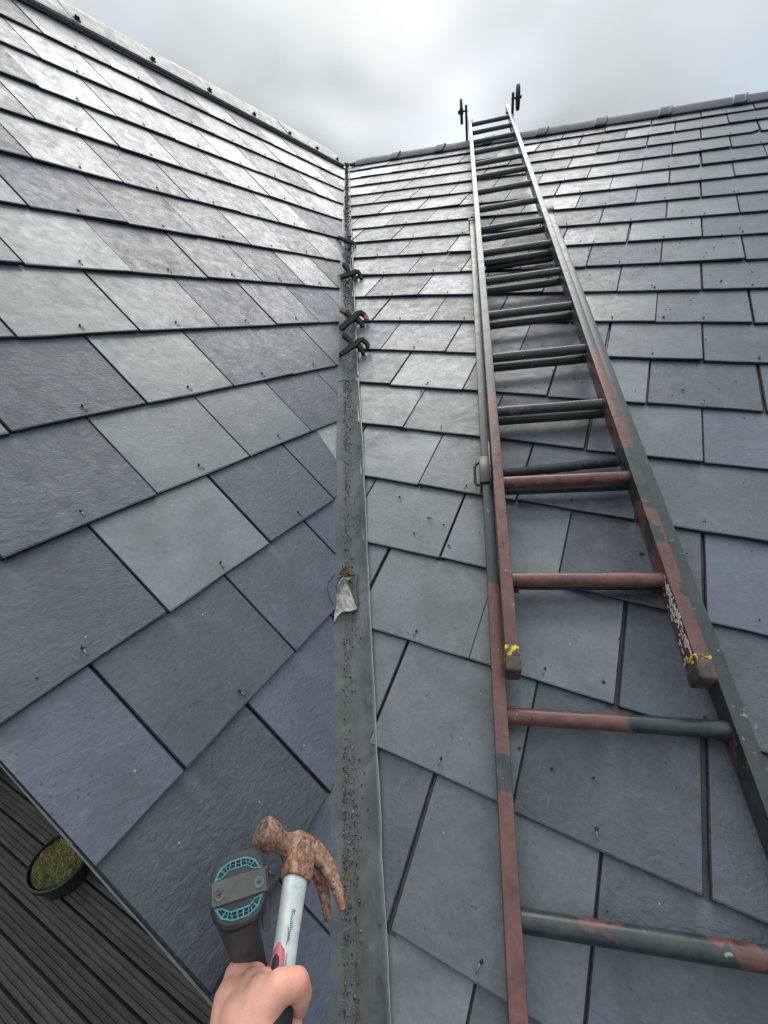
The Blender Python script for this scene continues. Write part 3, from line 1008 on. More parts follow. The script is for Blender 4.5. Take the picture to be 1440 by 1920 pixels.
xl = XB - WB / 2 - SW
br = bracket(xl - .003, 1.25 * S, .34 * S, -HB - .016, -HB + SD / 2 + .002)
mb = MB()
mb.tube([(xl - .004, 1.42 * S, -HB + .006), (xl - .013, 1.40 * S, -HB + .006), (xl - .0165, 1.36 * S, -HB + .006), (xl - .0165, 1.16 * S, -HB + .006), (xl - .013, 1.12 * S, -HB + .006), (xl - .004, 1.12 * S, -HB + .006)], .0035, 8)
o = mb.build('latch_bar', M_BOLT, br, 50)
mb = MB()
mb.box((-WF / 2 - SW - .004, 1.28 * S, -.012), .004, .5 * S, .040)
o = bevelled(mb, 'guide_plate', M_STEEL, ladder, .001, 1, 50)
xr_ = XB + WB / 2 + SW
bracket(xr_ + .003, SB + 9.62 * S, .2 * S, -HB - .016, -HB + SD / 2 + .003)
bracket(xl - .003, SB + 9.70 * S, .1 * S, -HB - .016, -HB + SD / 2 + .003)
for sgn in (-1, 1):                          # nuts on the inside near the lowest rungs
    mb = MB()
    for s in (0.0, -HB):
        pass
    x = sgn * (WF / 2 - .006)
    mb.loft([[V3((x + dx, -.052 * S + math.cos(t) * .007, -.016 + math.sin(t) * .007)) for t in [math.pi / 3 * k for k in range(6)]] for dx in (-.006, .006)])
    o = mb.build('nut', M_BOLT, ladder, 30)

# ridge hook arms and wheels at the top
M_WHEEL = simple('dark_wheel', (0.028, 0.034, 0.034), 0.6, scale=50, second=(0.07, 0.075, 0.07), thr=(.55, .7), bstr=0.3)
for sgn, ntop, wz, wx in ((-1, .40, .27, .125), (1, .44, .31, .12)):
    xb = sgn * (WF / 2 + SW + .012)
    s0 = 15.38 * S
    mb = MB()
    mb.box((xb, s0, (ntop - .42) * S / 2), .017, .032, (ntop + .42) * S)
    mb.box((xb - sgn * .001, s0 + .10, -.40 * S), .009, .22, .026)
    arm = bevelled(mb, 'hook_arm', M_WHEEL, ladder, .002, 1, 50)
    mb = MB()
    xw = xb + sgn * .034
    rim = []
    for dx, q in ((-.010, .060), (-.010, .070), (-.004, .072), (0, .069), (.004, .072), (.010, .070), (.010, .060)):
        rim.append([V3((xw + dx, s0 + math.cos(t) * q, wz * S + math.sin(t) * q)) for t in [2 * math.pi * k / 28 for k in range(28)]])
    mb.loft(rim + [rim[0]], cap=False)
    wh = mb.build('wheel', M_WHEEL, ladder, 40)
    mb = MB()
    disc = [[V3((xw + dx, s0 + math.cos(t) * .0615, wz * S + math.sin(t) * .0615)) for t in [2 * math.pi * k / 28 for k in range(28)]] for dx in (-.004, .004)]
    mb.loft(disc)
    hub = [[V3((xw + dx, s0 + math.cos(t) * q, wz * S + math.sin(t) * q)) for t in [2 * math.pi * k / 12 for k in range(12)]] for dx, q in ((-.016, .018), (.013, .018), (.014, .012))]
    mb.loft(hub)
    o = mb.build('wheel_disc', M_WHEEL, wh, 40)
    mb = MB()
    a, b = sorted((xb - sgn * .010, xw + sgn * .026))
    mb.tube([(a, s0, wz * S), (b, s0, wz * S)], .0055, 8)
    nut = [[V3((xw + sgn * dx, s0 + math.cos(t) * .011, wz * S + math.sin(t) * .011)) for t in [math.pi / 3 * k for k in range(6)]] for dx in (.016, .025)]
    mb.loft(nut)
    o = mb.build('axle', M_BOLT, wh, 40)
    for dz in (-.012, .012):
        mb = MB()
        x = sgn * (WF / 2 - .004)
        mb.loft([[V3((x + dx, s0 - .03 + math.cos(t) * .008, dz + math.sin(t) * .008)) for t in [math.pi / 3 * k for k in range(6)]] for dx in (-.010, .004)])
        mb.build('nut', M_BOLT, ladder, 30)

# dark padding rolls lying on the slates between the stiles
M_FOAM = simple('black_foam', (0.018, 0.02, 0.023), 0.55, scale=60, var=0.4, second=(0.05, 0.052, 0.054), thr=(.6, .7), bstr=0.7, bdist=0.003)
for lab, (a0, b0), (a1, b1), rad, torn in (
        ('black padding roll lying on the slates behind the second lowest rung pair', (1.62, .13), (2.67, .515), .0118, 0),
        ('frayed black padding roll with a pale torn end under the ladder halfway up', (.34, 4.66), (1.34, 4.92), .0105, 1)):
    p0, p1 = PTR(a0, b0, rad + .003), PTR(a1, b1, rad + .003)
    ro = empty('padding_roll', Matrix.Translation((p0 + p1) / 2))
    tag(ro, lab, 'padding')
    mb = MB()
    n = 22
    d = p1 - p0
    pts, rads = [], []
    for i in range(n + 1):
        q = p0 + d * (i / n) - ro.matrix_world.translation
        q += UR * mnoise.noise(V3((i * .5, a0, 0))) * .003
        pts.append(q); rads.append(rad * (1 + .10 * mnoise.noise(V3((i * .9, b0, 3)))))
    mb.tube(pts, rads, 10)
    mb.build('foam_tube', M_FOAM, ro, 50)
    if torn:
        mb = MB()
        e = p1 - ro.matrix_world.translation
        for i in range(7):
            q = e - d.normalized() * rg.uniform(-.01, .05) + UR * rg.uniform(-.01, .012)
            mb.tube([q, q + d.normalized() * rg.uniform(.008, .02) + UR * rg.uniform(-.006, .006)], [.004, .002], 6)
        mb.build('torn_end', M_SCRAP, ro, 40)
    else:
        mb = MB()
        dd = d.normalized()
        mb.tube([pts[-1] - dd * .004, pts[-1] + dd * .006], [rad * 1.04, rad * .9], 10)
        mb.build('end_cap', M_BRKT, ro, 50)

# ------------------------------------------------------------------ spring clamps in the valley
M_CLAMP = simple('black_plastic', (0.013, 0.014, 0.014), 0.38, scale=40, var=0.3, bstr=0.15)
M_ORANGE = simple('orange_tip', (0.32, 0.17, 0.11), 0.55, scale=40, var=0.2, bstr=0.1)
M_PINK = simple('pink_plastic', (0.55, 0.14, 0.19), 0.5, scale=40, var=0.15, bstr=0.1)
M_SPRING = simple('spring_steel', (0.30, 0.31, 0.31), 0.35, 0.8, scale=60, bstr=0.1)


def bar(mb, pts, widths, thick, zc=0.0):
    """flat rounded bar following 2D points"""
    rings = []
    P = [V3((a, b, 0)) for a, b in pts]
    for i, p in enumerate(P):
        d = (P[min(i + 1, len(P) - 1)] - P[max(i - 1, 0)]).normalized(); nn = V3((-d.y, d.x, 0)); wv = widths[i] / 2
        rings.append([p + nn * (wv * a) + V3((0, 0, zc + b * thick / 2)) for a, b in ((-1, -.55), (-.72, -1), (.72, -1), (1, -.55), (1, .55), (.72, 1), (-.72, 1), (-1, .55))])
    mb.loft(rings)


def spring_clamp(loc, spin, size, label, tip, handle_tip):
    X = (RGT * .93 + FWD * .2).normalized()
    Y = (UPV - X * UPV.dot(X)).normalized()
    Z = X.cross(Y)
    M = frame_at(loc, X, Y, Z) @ Matrix.Rotation(spin, 4, 'Z') @ Matrix.Scale(size, 4)
    root = empty('spring_clamp', M)
    tag(root, label, 'clamp', 'spring clamps gripping the edge of the lead valley')
    mb = MB(); bar(mb, [(-.062, .028), (-.048, .026), (-.02, .010), (0, .004), (.018, -.002), (.03, -.012), (.036, -.022)], [.014, .022, .024, .028, .025, .020, .013], .021, -.004)
    mb.build('handle', M_CLAMP, root, 50)
    mb = MB(); bar(mb, [(-.064, -.062), (-.05, -.048), (-.024, -.020), (-.004, .0), (.010, .020), (.026, .027), (.043, .018), (.050, .008)], [.017, .025, .026, .030, .026, .023, .019, .014], .021, .005)
    mb.build('handle', M_CLAMP, root, 50)
    mb = MB(); bar(mb, [(.045, .016), (.053, .006), (.056, -.002)], [.018, .020, .014], .024, .005)
    mb.build('jaw_pad', tip, root, 50)
    mb = MB(); bar(mb, [(.032, -.016), (.038, -.026), (.038, -.032)], [.017, .019, .014], .024, -.004)
    mb.build('jaw_pad', M_CLAMP, root, 50)
    mb = MB(); bar(mb, [(-.066, .0285), (-.054, .0285), (-.040, .023)], [.015, .0245, .0255], .0235, -.004)
    mb.build('handle_sleeve', handle_tip, root, 50)
    mb = MB()
    mb.tube([(.002 + math.cos(t) * .0075, .003 + math.sin(t) * .0075, -.012 + .0042 * t / 1.5) for t in [i * .5 for i in range(18)]], .0016, 6)
    mb.tube([(.004, -.004, .0), (-.012, -.024, -.006), (-.030, -.044, -.006), (-.036, -.052, -.006), (-.030, -.054, -.006), (-.018, -.040, -.006)], .0019, 6)
    mb.build('spring', M_SPRING, root, 60)
    return root


def clamp_at(v, off, h):
    p, n_ = valley_pt(v, off)
    return p + (NL + NR).normalized() * h


spring_clamp(clamp_at(1.50, .075, .038), R(-8), .82, 'black spring clamp on the valley edge, lowest of the row, with grey sleeves', M_CLAMP, M_CLAMP)
spring_clamp(clamp_at(2.02, .055, .040), R(-4), .92, 'black spring clamp on the valley edge with a worn orange sleeve and red jaw', M_PINK, M_ORANGE)
spring_clamp(clamp_at(3.14, .03, .036), R(-22), .86, 'black spring clamp standing steep on the valley edge above the orange-sleeved clamp', M_CLAMP, M_CLAMP)
spring_clamp(clamp_at(4.22, .0, .034), R(-60), .74, 'small black and pink spring clamp, highest of the row in the valley', M_PINK, M_PINK)

# ------------------------------------------------------------------ deck, wall, planter
DZ = (1.59943504 - 6.5) * S                  # deck level
gnd = MB()
gnd.box((0, 0, -1.95), 320, 320, .5)
M_GROUND = simple('ground', (0.06, 0.065, 0.05), 0.95, scale=3, var=0.3, second=(0.04, 0.055, 0.03), bstr=0.3)
tag(gnd.build('ground', M_GROUND), kind='structure')

deck = empty('decking', Matrix.Translation((0, 0, DZ)))
deck['kind'] = 'structure'
PIT = .245 * S
prof = []
nr = 4
bw = PIT - .0045
for k in range(nr):
    a = -bw / 2 + bw * k / nr
    g = bw / nr
    prof += [(a + g * .10, -.003), (a + g * .26, 0.0), (a + g * .76, 0.0), (a + g * .90, -.003)]
prof = [(-bw / 2, -.004)] + prof + [(bw / 2, -.004), (bw / 2, -.024), (-bw / 2, -.024)]
mb = MB()
DX0, DX1 = -1.27, .45
mb.loft([[V3((x, a, b)) for a, b in prof] for x in (DX0, DX1)])
BOARD = mb.mesh('deck_board', M_DECK)
y0 = -2.915 * S
for k in range(-26, 9):
    y = y0 + k * PIT
    if y > -.42:
        continue
    o = link(bpy.data.objects.new('deck_board', BOARD), deck)
    o.location = (0, y, rs.uniform(-.0006, .0006))
mb = MB()
mb.box(((DX0 + DX1) / 2, -1.45, -.05), DX1 - DX0, 2.1, .05)
mb.build('deck_joists', M_DARKWOOD, deck)
# dark upstand at the far end of the deck
mb = MB()
mb.box((DX0 - .022, -1.45, DZ + .05), .04, 2.1, .16)
o = bevelled(mb, 'deck_upstand', M_DARKWOOD, None, .004)
tag(o, 'dark board standing upright along the far left end of the grooved decking', 'board')
# house wall under the left verge, with a skirting
M_WALL = simple('dark_render', (0.045, 0.047, 0.05), 0.85, scale=40, bstr=0.5)
wl = empty('house_wall', Matrix.Translation((0, 0, DZ)))
tag(wl, 'dark rendered house wall in the shade under the left roof verge', 'wall')
WY = -2.40 * S
mb = MB()
a = -1.24; b = .30
za = lambda x: -x * math.tan(PL) - .10 - DZ
mb.loft([[V3((a, y, -.05)), V3((b, y, -.05)), V3((b, y, za(b) if za(b) > .2 else .2)), V3((a, y, za(a)))] for y in (WY, WY + .12)])
mb.build('wall_face', M_WALL, wl)
mb = MB()
mb.box(((a + b) / 2, WY - .0125, .045), b - a, .022, .085)
bevelled(mb, 'skirting_board', M_DARKWOOD, wl, .003)

# planter
PC = V3((-.650, -.776, DZ))
pot = empty('plant_pot', Matrix.Translation(PC))
tag(pot, 'round dark plant pot filled with dry grass and moss on the grooved decking', 'plant pot')
M_POT = simple('dark_pot', (0.022, 0.026, 0.024), 0.45, scale=30, second=(0.05, 0.055, 0.05), thr=(.55, .72), bstr=0.2)
PRD, PH = .085, .083
mb = MB()
pr_ = [(.066, 0), (.069, .004), (PRD - .009, PH - .022), (PRD - .002, PH - .022), (PRD, PH - .019), (PRD, PH - .002), (PRD - .003, PH), (PRD - .005, PH), (PRD - .006, PH - .004), (PRD - .012, PH - .03), (.002, PH - .034)]
mb.loft([[V3((math.cos(t) * q, math.sin(t) * q, z)) for t in [2 * math.pi * k / 40 for k in range(40)]] for q, z in pr_])
mb.build('pot_body', M_POT, pot, 40)
M_SOIL = simple('mossy_soil', (0.09, 0.075, 0.04), 0.95, scale=45, var=0.6, second=(0.15, 0.17, 0.04), thr=(.45, .58), bstr=1.0, bdist=0.01)
mb = MB()
rings = []
for i in range(7):
    q = .0015 + (PRD - .0125) * i / 6
    rings.append([V3((math.cos(t) * q, math.sin(t) * q, PH - .009 + mnoise.noise(V3((math.cos(t) * q * 40, math.sin(t) * q * 40, 2))) * .007)) for t in [2 * math.pi * k / 26 for k in range(26)]])
mb.loft(rings)
mb.build('soil', M_SOIL, pot, 60)


def mat_grass(t, b):
    oc = objcoord(t)
    n = t.noise(oc, 38.0, 3.0, 0.5)
    c = t.mix(t.mapr(n, .38, .62), (0.17, 0.19, 0.04), (0.42, 0.31, 0.13))
    t.put(b.inputs['Base Color'], c)


M_GRASS = material('dry_grass', mat_grass, rough=0.8)
mb = MB()
for i in range(620):
    q = (PRD - .014) * math.sqrt(rg.random()); t = rg.random() * 6.283
    p = V3((math.cos(t) * q, math.sin(t) * q, PH - .010))
    d = V3((rg.gauss(0, .9), rg.gauss(0, .9), rg.uniform(.35, 1.1))).normalized()
    L = rg.uniform(.014, .036); wv = rg.uniform(.0006, .0013)
    sd_ = d.cross(V3((0, 0, 1))).normalized() * wv
    bend = V3((rg.gauss(0, .4), rg.gauss(0, .4), -.3)) * L * .5
    mid_, tip = p + d * L * .55, p + d * L + bend
    if max(math.hypot(tip.x, tip.y), math.hypot(mid_.x, mid_.y)) > PRD - .010:
        continue
    mb.add([p - sd_, p + sd_, mid_ + sd_ * .8, mid_ - sd_ * .8, tip], [(0, 1, 2, 3), (3, 2, 4)])
o = mb.build('dry_grass', M_GRASS, pot)
o['kind'] = 'stuff'

# ------------------------------------------------------------------ hammer, driver and hand
def at(px, py, z):
    return CAM + (FWD + RGT * ((px - 720) / FPX) - UPV * ((py - 960) / FPX)) * z


M_RUST = simple('rusty_steel', (0.27, 0.13, 0.080), 0.68, 0.1, scale=190, var=0.85, second=(0.50, 0.40, 0.33), thr=(.48, .70), bstr=0.8, bdist=0.0016)


def mat_handle(t, b):
    oc = objcoord(t)
    n = t.noise(oc, 40.0, 6.0, 0.65, 0.8)
    c = t.mix(t.ramp(n, [(.42, 0.0), (.7, 1.0)]), (0.60, 0.66, 0.66), (0.40, 0.44, 0.43))
    mp = t.node('ShaderNodeMapping', i_Vector=oc, i_Scale=(120, 120, 14)).outputs[0]
    c = t.mix(t.math('MULTIPLY', t.ramp(t.noise(mp, 1.0, 5.0, .7), [(.63, 0.0), (.70, 1.0)]), .5), c, (0.24, 0.2, 0.15))
    t.put(b.inputs['Base Color'], c)
    t.put(b.inputs['Roughness'], t.mapr(n, .3, .7, .35, .6))


M_FACE = simple('worn_face', (0.30, 0.25, 0.21), 0.5, 0.5, scale=220, var=0.5, second=(0.16, 0.09, 0.06), bstr=0.4)
M_HANDLE = material('pale_grey_handle', mat_handle)
M_INK = simple('marker_ink', (0.02, 0.02, 0.03), 0.6, scale=30, bstr=0)
M_GRIP = simple('black_grip', (0.02, 0.021, 0.022), 0.65, scale=60, bstr=0.3)

HT = at(558, 1610, .548)                     # top of the handle in the eye of the head
HG = at(524, 1845, .440)                     # where the hand holds it
HZ = (HT - HG).normalized()
view = (HT - CAM).normalized()
side = HZ.cross(view).normalized()           # image right, square to the handle
if side.dot(RGT) < 0:
    side = -side
HX = (side * math.cos(R(38)) + view * math.sin(R(38)))
HX = (HX - HZ * HX.dot(HZ)).normalized()
HY = HZ.cross(HX)
MH = frame_at(HT, HX, HY, HZ)
ham = empty('claw_hammer', MH)
tag(ham, 'rusty claw hammer with a pale grey handle held up in the hand', 'hammer')
HS = 1.02


def rrect(cx_, cy_, a, b, n=14, p=3.0):
    out = []
    for k in range(n):
        t = 2 * math.pi * k / n
        c, s = math.cos(t), math.sin(t)
        out.append((cx_ + a * math.copysign(abs(c) ** (2 / p), c), cy_ + b * math.copysign(abs(s) ** (2 / p), s)))
    return out


mb = MB()
# poll: face, bell, neck (sections in the YZ plane along -X)
sec = [(-.060, .0145, .0148), (-.058, .0162, .0165), (-.046, .0165, .0168), (-.040, .0145, .0148), (-.032, .0110, .0118), (-.022, .0105, .0125), (-.012, .0130, .018), (.0, .0145, .021)]
mb.loft([[V3((x, y, z)) for y, z in rrect(0, .008, a, b, 16, 2.5)] for x, a, b in sec])
# cheeks round the eye, down onto the handle
mb.loft([[V3((x + .002, y, z)) for x, y in rrect(0, 0, a, b, 16, 3.2)] for z, a, b in ((-.024, .0175, .0135), (-.016, .0185, .0145), (.004, .020, .0150), (.020, .0185, .0140), (.027, .0140, .0105))])
# claw: arched bridge that splits into two prongs
for sgn in (-1, 1):
    path = [(.008, .014, .014, .0120), (.024, .0135, .0125, .0110), (.038, .0060, .0110, .0100), (.049, -.0050, .0092, .0090), (.0575, -.0180, .0070, .0084), (.0635, -.0300, .0046, .0076), (.0660, -.0375, .0028, .0070)]
    rings = []
    for i, (x, z, th, hw) in enumerate(path):
        x2, z2 = path[min(i + 1, len(path) - 1)][:2]; x1, z1 = path[max(i - 1, 0)][:2]
        d = V3((x2 - x1, 0, z2 - z1)).normalized(); nn = V3((-d.z, 0, d.x))
        yc = sgn * (.0058 + .0075 * min(1, i / 5))
        hw_ = hw * .62
        rings.append([V3((x, yc + a * hw_, z)) + nn * (b * th) for a, b in rrect(0, 0, 1, 1, 10, 3.0)])
    mb.loft(rings)
mb.v = [q * HS for q in mb.v]
head = blob('hammer_head', mb, M_RUST, ham, .0010, 2, .4)
mb = MB()
mb.loft([[V3((x, y, z)) * HS for y, z in rrect(0, .008, a, a, 20, 2.2)] for x, a in ((-.0585, .0158), (-.0606, .0152), (-.0612, .0120), (-.0616, .004))])
mb.build('striking_face', M_FACE, ham, 40)
mb = MB()
hl = (HT - HG).length
mb.loft([[V3((x, y, z)) for x, y in rrect(.001, 0, a, b, 18, 2.6)] for z, a, b in ((.018, .0125, .0095), (-.018, .0148, .0112), (-.024, .0152, .0114), (-.05, .0142, .0108), (-.08, .0132, .0104), (-hl - .01, .0130, .0104), (-hl - .03, .0140, .0112))])
hd = mb.build('handle', M_HANDLE, ham, 50)
mb = MB()
mb.loft([[V3((x, y, z)) for x, y in rrect(.001, 0, a, b, 18, 2.6)] for z, a, b in ((-hl - .006, .0158, .0120), (-hl - .012, .0172, .0132), (-hl - .06, .0168, .0130), (-hl - .13, .0178, .0140), (-hl - .165, .0190, .0150), (-hl - .172, .0150, .0110))])
o = mb.build('grip', M_GRIP, ham, 50)
# faint hand-written strokes running down the handle
mb = MB()
vl = (MH.inverted().to_3x3() @ (-(HT - CAM))).normalized()
ang = math.atan2(vl.y, vl.x)


def on_handle(a, z):
    t = ang + a
    p = 2.6
    c, s = math.cos(t), math.sin(t)
    k = (abs(c / .0152) ** p + abs(s / .0114) ** p) ** (-1 / p)
    return V3((.001 + c * k, s * k, z)) * 1.0


strokes = []
z = -.058
rw = random.Random(3)
for ch in range(8):
    hgt = .30 if ch in (0, 3, 4) else .17
    strokes.append([(.10, z), (.10 + hgt, z - .0006), (.10 + hgt * .7, z - .0018), (.10, z - .0022), (.16, z - .0031)])
    z -= .0036
strokes += [[(.42, -.057), (.40, -.062)], [(-.05, -.074), (.10, -.082), (.02, -.09)]]
z = -.096
for ch in range(4):
    strokes.append([(.12, z), (.26, z - .001), (.14, z - .0022), (.24, z - .003)])
    z -= .0036
for st in strokes:
    mb.tube([on_handle(a, zz_) * 1.004 for a, zz_ in st], .00026, 4)
o = mb.build('handwriting', M_INK, hd)
# pink grip inlay at the near side of the handle
mb = MB()
def tongue(name, mat, parent, a0, a1, ztop, zbot, lift):
    mb = MB(); rows = []
    n = 8
    am, ah = (a0 + a1) / 2, (a1 - a0) / 2
    for i in range(9):
        f = i / 8
        z = ztop + (zbot - ztop) * f
        wd = ah * min(1.0, math.sqrt(max(0.0, 1 - (1 - min(f * 2.2, 1)) ** 2)) + .12)
        row = []
        for k in range(n + 1):
            a = am - wd + 2 * wd * k / n
            p = on_handle(a, z)
            h = lift * math.sqrt(max(0.02, 1 - (2 * k / n - 1) ** 2)) * (1 if i else .3)
            q = V3((p.x * .885, p.y * .93, z))
            row.append(q + V3((p.x, p.y, 0)).normalized() * h)
        rows.append(row)
    mb.loft(rows, cap=False, close=False)
    return mb.build(name, mat, parent, 80)


pk = tongue('grip_inlay', M_PINK, ham, -1.25, .05, -hl + .028, -hl - .02, .0020)
tongue('inlay_core', M_GRIP, pk, -.95, -.25, -hl + .020, -hl - .02, .0032)

# cordless driver, seen from the rear end of its motor
DC = at(449, 1664, .440)
DZv = (CAM - DC).normalized()
DXv = (RGT - DZv * RGT.dot(DZv)).normalized()
DYv = DZv.cross(DXv)
tl = R(15)
DX, DY = DXv * math.cos(tl) + DYv * math.sin(tl), DYv * math.cos(tl) - DXv * math.sin(tl)
MD = frame_at(DC, DX, DY, DZv)
drv = empty('cordless_driver', MD)
tag(drv, 'dark grey cordless driver with teal vent grilles, rear end up, beside the hammer', 'power tool')
M_HOUSE = simple('grey_rubber', (0.045, 0.047, 0.048), 0.62, scale=45, var=0.3, second=(0.085, 0.085, 0.08), thr=(.55, .72), bstr=0.35)
M_HOUSE2 = simple('grey_cap', (0.085, 0.088, 0.088), 0.55, scale=45, var=0.25, second=(0.13, 0.13, 0.12), thr=(.55, .72), bstr=0.25)
M_TEAL = simple('teal_plastic', (0.07, 0.26, 0.29), 0.5, scale=40, var=0.2, bstr=0.1)
M_HOLE = simple('vent_hole', (0.006, 0.006, 0.007), 0.8, scale=30, bstr=0)


def octo(a, b, n=28, p=3.0):
    return rrect(0, 0, a, b, n, p)


A, B = .0290, .0310
mb = MB()
mb.loft([[V3((x, y, z)) for x, y in octo(a, b)] for z, a, b in ((-.088, A * .72, B * .72), (-.080, A * .86, B * .86), (-.055, A * .97, B * .98), (-.012, A, B), (-.004, A * .96, B * .96), (0, A * .86, B * .87), (.0006, A * .5, B * .5))])
o = mb.build('motor_housing', M_HOUSE, drv, 40)
mb = MB()                                     # raised strap across the end cap, carrying two screws
pf = [(-A * .992, -.014), (-A * .992, -.003), (-A * .90, .0024), (-A * .5, .0040), (0, .0046), (A * .5, .0040), (A * .90, .0024), (A * .992, -.003), (A * .992, -.014)]
mb.loft([[V3((x, y0_, z - dz)) for x, z in pf] for y0_, dz in ((-.0105, .003), (-.0088, 0), (.0088, 0), (.0105, .003))])
strap = mb.build('end_strap', M_HOUSE2, drv, 35)
for sx_ in (-1, 1):
    cxs = sx_ * A * .66
    mb = MB()
    rg2 = [[V3((cxs + math.cos(t) * q, math.sin(t) * q - .0005, z)) for t in [2 * math.pi * k / 16 for k in range(16)]] for q, z in ((.0048, .0028), (.0048, .0044), (.0034, .0044), (.0032, .0038), (.0006, .0038))]
    mb.loft(rg2)
    sc = mb.build('screw', M_STEEL, strap, 30)
    mb = MB()
    mb.box((cxs, -.0005, .0040), .0044, .0010, .0006); mb.box((cxs, -.0005, .0041), .0010, .0044, .0006)
    mb.build('cross_recess', M_BOLT, strap)
for sgn in (1, -1):                           # two vent windows, each a teal lattice over dark openings
    mb = MB()
    cells = [(-.0190, .0128, .6), (-.0125, .0170, .25), (-.0050, .0188, 0), (.0030, .0188, 0), (.0105, .0170, -.25), (.0165, .0128, -.6)]
    plate = [(-.0245, .0100), (-.0185, .0195), (-.0080, .0238), (.0075, .0238), (.0170, .0195), (.0225, .0100), (.0140, .0118), (.0085, .0160), (-.0095, .0160), (-.0160, .0118)]
    if sgn < 0:
        plate = [(x, -y) for x, y in plate]
    mb.loft([[V3((x, y, z)) for x, y in plate] for z in (-.004, .0012)])
    vent = mb.build('vent_grille', M_TEAL, drv, 30)
    mb = MB()
    # openings between lattice bars, slightly proud dark cells with a bar gap between them
    outer = [(-.0222, .0112), (-.0172, .0185), (-.0125, .0206), (-.0078, .0226), (-.0026, .0228), (.0026, .0228), (.0074, .0226), (.0112, .0208), (.0158, .0185), (.0202, .0112)]
    inner = [(-.0172, .0124), (-.0135, .0150), (-.0112, .0160), (-.0090, .0170), (-.0030, .0170), (.0028, .0170), (.0084, .0170), (.0098, .0158), (.0118, .0148), (.0150, .0124)]
    for i in range(len(outer) - 1):
        q = [V3((*outer[i], 0)), V3((*outer[i + 1], 0)), V3((*inner[i + 1], 0)), V3((*inner[i], 0))]
        md_ = [(q[0] + q[3]) / 2, (q[1] + q[2]) / 2]
        for cell in ((q[0], q[1], md_[1], md_[0]), (md_[0], md_[1], q[2], q[3])):
            c = sum(cell, V3()) / 4
            sh = [c + (p - c) * .74 for p in cell]
            sh = [V3((p.x, p.y * sgn, 0)) for p in sh]
            mb.loft([[V3((p.x, p.y, zq)) for p in sh] for zq in (.0005, .0016)])
    o = mb.build('vent_holes', M_HOLE, vent)
# pistol grip going down to the hand
Di = MD.inverted()
mb = MB()
gp = [(at(447, 1700, .462), .0235, .024), (at(452, 1735, .468), .0190, .024), (at(462, 1775, .474), .0165, .022), (at(474, 1830, .476), .0165, .022), (at(492, 1900, .474), .018, .024), (at(505, 1960, .470), .024, .030)]
rings = []
for i, (c, a, b) in enumerate(gp):
    c = Di @ c
    d = ((Di @ gp[min(i + 1, 5)][0]) - (Di @ gp[max(i - 1, 0)][0])).normalized()
    ex = (V3((1, 0, 0)) - d * d.x).normalized(); ez = d.cross(ex)
    rings.append([c + ex * x + ez * y for x, y in rrect(0, 0, a, b, 18, 2.6)])
mb.loft(rings)
mb.build('pistol_grip', M_HOUSE, drv, 50)
mb = MB()
mb.box((.0245, -.026, -.030), .008, .030, .022)
bevelled(mb, 'trigger_guard', M_HOUSE, drv, .003)
mb = MB()
for a in range(7):
    p = Di @ at(449 + rw.uniform(-7, 7), 1752 + a * 6 + rw.uniform(-3, 3), .4475 + a * .0004)
    mb.tube([p, p + V3((rw.uniform(-.004, .004), rw.uniform(-.004, .004), .0005))], .0005, 4)
mb.build('sawdust', M_CEMENT, drv)


def mat_skin(t, b):
    oc = objcoord(t)
    n = t.noise(oc, 26.0, 4.0, 0.6, 0.4)
    n2 = t.noise(oc, 210.0, 4.0, 0.6)
    c = t.mix(t.mapr(n, .3, .7), (0.76, 0.36, 0.27), (0.83, 0.445, 0.35))
    c = t.mix(t.math('MULTIPLY', t.ramp(t.noise(oc, 60.0, 5.0, .65), [(.55, 0.0), (.72, 1.0)]), .3), c, (0.60, 0.24, 0.19))
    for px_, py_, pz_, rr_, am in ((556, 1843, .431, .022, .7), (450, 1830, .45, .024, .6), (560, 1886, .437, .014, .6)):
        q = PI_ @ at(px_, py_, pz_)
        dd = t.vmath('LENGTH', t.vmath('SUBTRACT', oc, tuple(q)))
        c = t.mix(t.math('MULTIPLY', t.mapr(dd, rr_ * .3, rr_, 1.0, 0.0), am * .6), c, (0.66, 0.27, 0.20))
    t.put(b.inputs['Base Color'], c)
    b.inputs['Subsurface Weight'].default_value = .25
    b.inputs['Subsurface Radius'].default_value = (.006, .0025, .0015)
    b.inputs['Subsurface Scale'].default_value = 1.0
    vo = t.node('ShaderNodeTexVoronoi', i_Vector=oc, i_Scale=420.0).outputs['Distance']
    wr = t.noise(t.node('ShaderNodeMapping', i_Vector=oc, i_Scale=(1, 2.2, 2.2)).outputs[0], 75.0, 4.0, .6, 1.2)
    cre = 0.0
    for (px_, py_, pz_), axis, rr_, wl in (((538, 1848, .4125), RGT, .013, .0042), ((452, 1828, .437), UPV, .014, .0050), ((560, 1872, .420), UPV, .010, .0038)):
        dv = t.vmath('SUBTRACT', oc, tuple(PI_ @ at(px_, py_, pz_)))
        ph = t.math('MULTIPLY_ADD', t.vmath('DOT_PRODUCT', dv, tuple(axis)), 6.283 / wl, t.math('MULTIPLY', n, 9.0))
        ridge = t.math('POWER', t.math('ABSOLUTE', t.math('SINE', ph)), .5)
        cre = t.math('ADD', cre, t.math('MULTIPLY', ridge, t.mapr(t.vmath('LENGTH', dv), rr_ * .3, rr_, 1.3, 0.0)))
    wr = t.math('ADD', wr, cre)
    bump(t, b, t.math('ADD', t.math('ADD', t.math('MULTIPLY', n2, .6), t.math('MULTIPLY', vo, .5)), t.math('MULTIPLY', wr, 2.0)), .3, .0008)


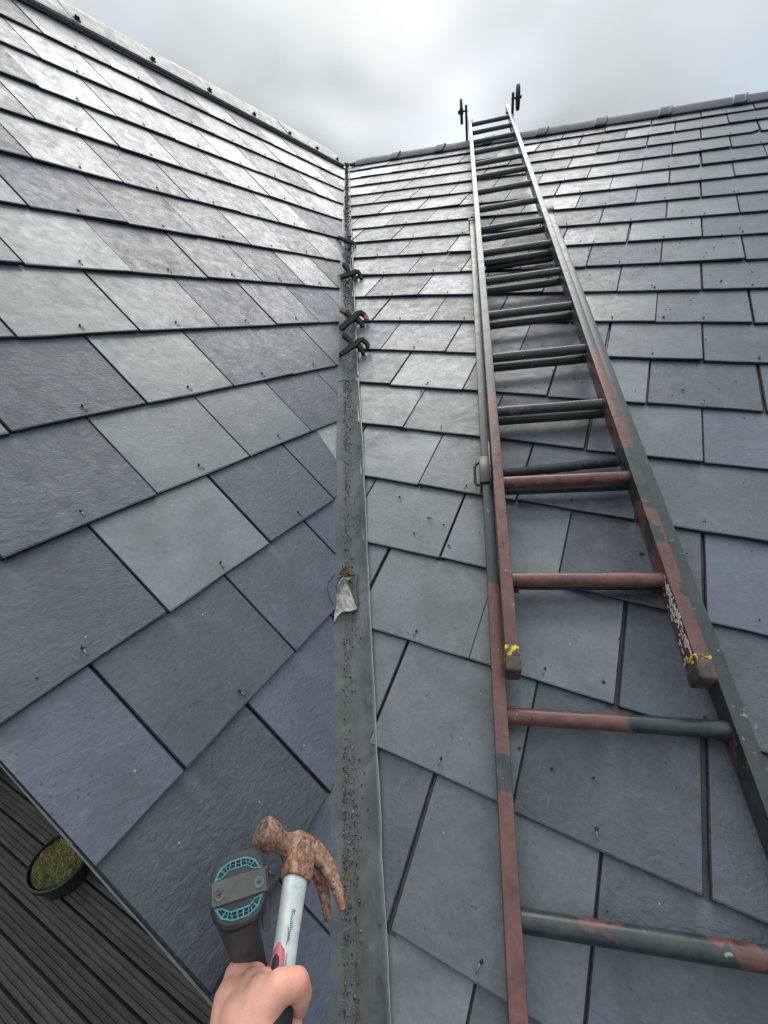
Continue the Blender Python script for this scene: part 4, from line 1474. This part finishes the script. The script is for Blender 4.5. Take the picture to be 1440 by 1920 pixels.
person = empty('person', Matrix.Translation(at(450, 1900, .43)))
tag(person, 'left hand and bare forearm of a person reaching in to grip the hammer handle', 'person')
PI_ = person.matrix_world.inverted()
M_SKIN = material('skin', mat_skin, rough=.5, spec=.4)
mb = MB()
cap = lambda a, ra, b, rb: capsule(mb, PI_ @ at(*a), ra, PI_ @ at(*b), rb, 16)
# forearm and wrist
cap((418, 2330, .33), .040, (440, 2120, .375), .033)
cap((440, 2120, .375), .033, (448, 1990, .405), .0300)
cap((470, 2110, .375), .031, (478, 1985, .408), .0275)
# back of the hand
cap((440, 1975, .410), .0275, (440, 1880, .433), .0220)
cap((470, 1970, .410), .0275, (470, 1880, .433), .0215)
cap((440, 1900, .430), .0225, (447, 1832, .4495), .0155)
cap((470, 1900, .430), .0225, (478, 1838, .4510), .0140)
cap((447, 1832, .4500), .0150, (470, 1832, .4520), .0130)
# index finger folding behind the handle
cap((452, 1834, .452), .0135, (505, 1836, .487), .0105)
cap((505, 1836, .487), .0105, (552, 1850, .487), .0095)
cap((552, 1850, .487), .0095, (560, 1880, .462), .0085)
# middle, ring and little finger below it, wrapped round behind the handle
for dy, k in ((38, 1.0), (74, .94), (106, .82)):
    cap((452, 1838 + dy, .449), .0130 * k, (508, 1842 + dy, .484), .0105 * k)
    cap((508, 1842 + dy, .484), .0105 * k, (550, 1852 + dy, .482), .0095 * k)
    cap((550, 1852 + dy, .482), .0095 * k, (552, 1884 + dy, .456), .0085 * k)
cap((458, 1940, .408), .0215, (488, 1868, .4245), .0175)
cap((450, 1905, .418), .0200, (474, 1850, .4370), .0150)
cap((474, 1850, .4370), .0145, (496, 1846, .4350), .0130)
# thumb: mount, first joint lying across the handle, tip hooked down on its far side
cap((478, 1965, .405), .0240, (492, 1890, .418), .0185)
cap((492, 1890, .418), .0185, (522, 1853, .424), .0150)
cap((522, 1853, .424), .0150, (556, 1843, .431), .0128)
cap((556, 1843, .431), .0128, (563, 1862, .434), .0122)
cap((563, 1862, .434), .0122, (561, 1886, .437), .0095)
blob('hand', mb, M_SKIN, person, .0018, 6, .5)
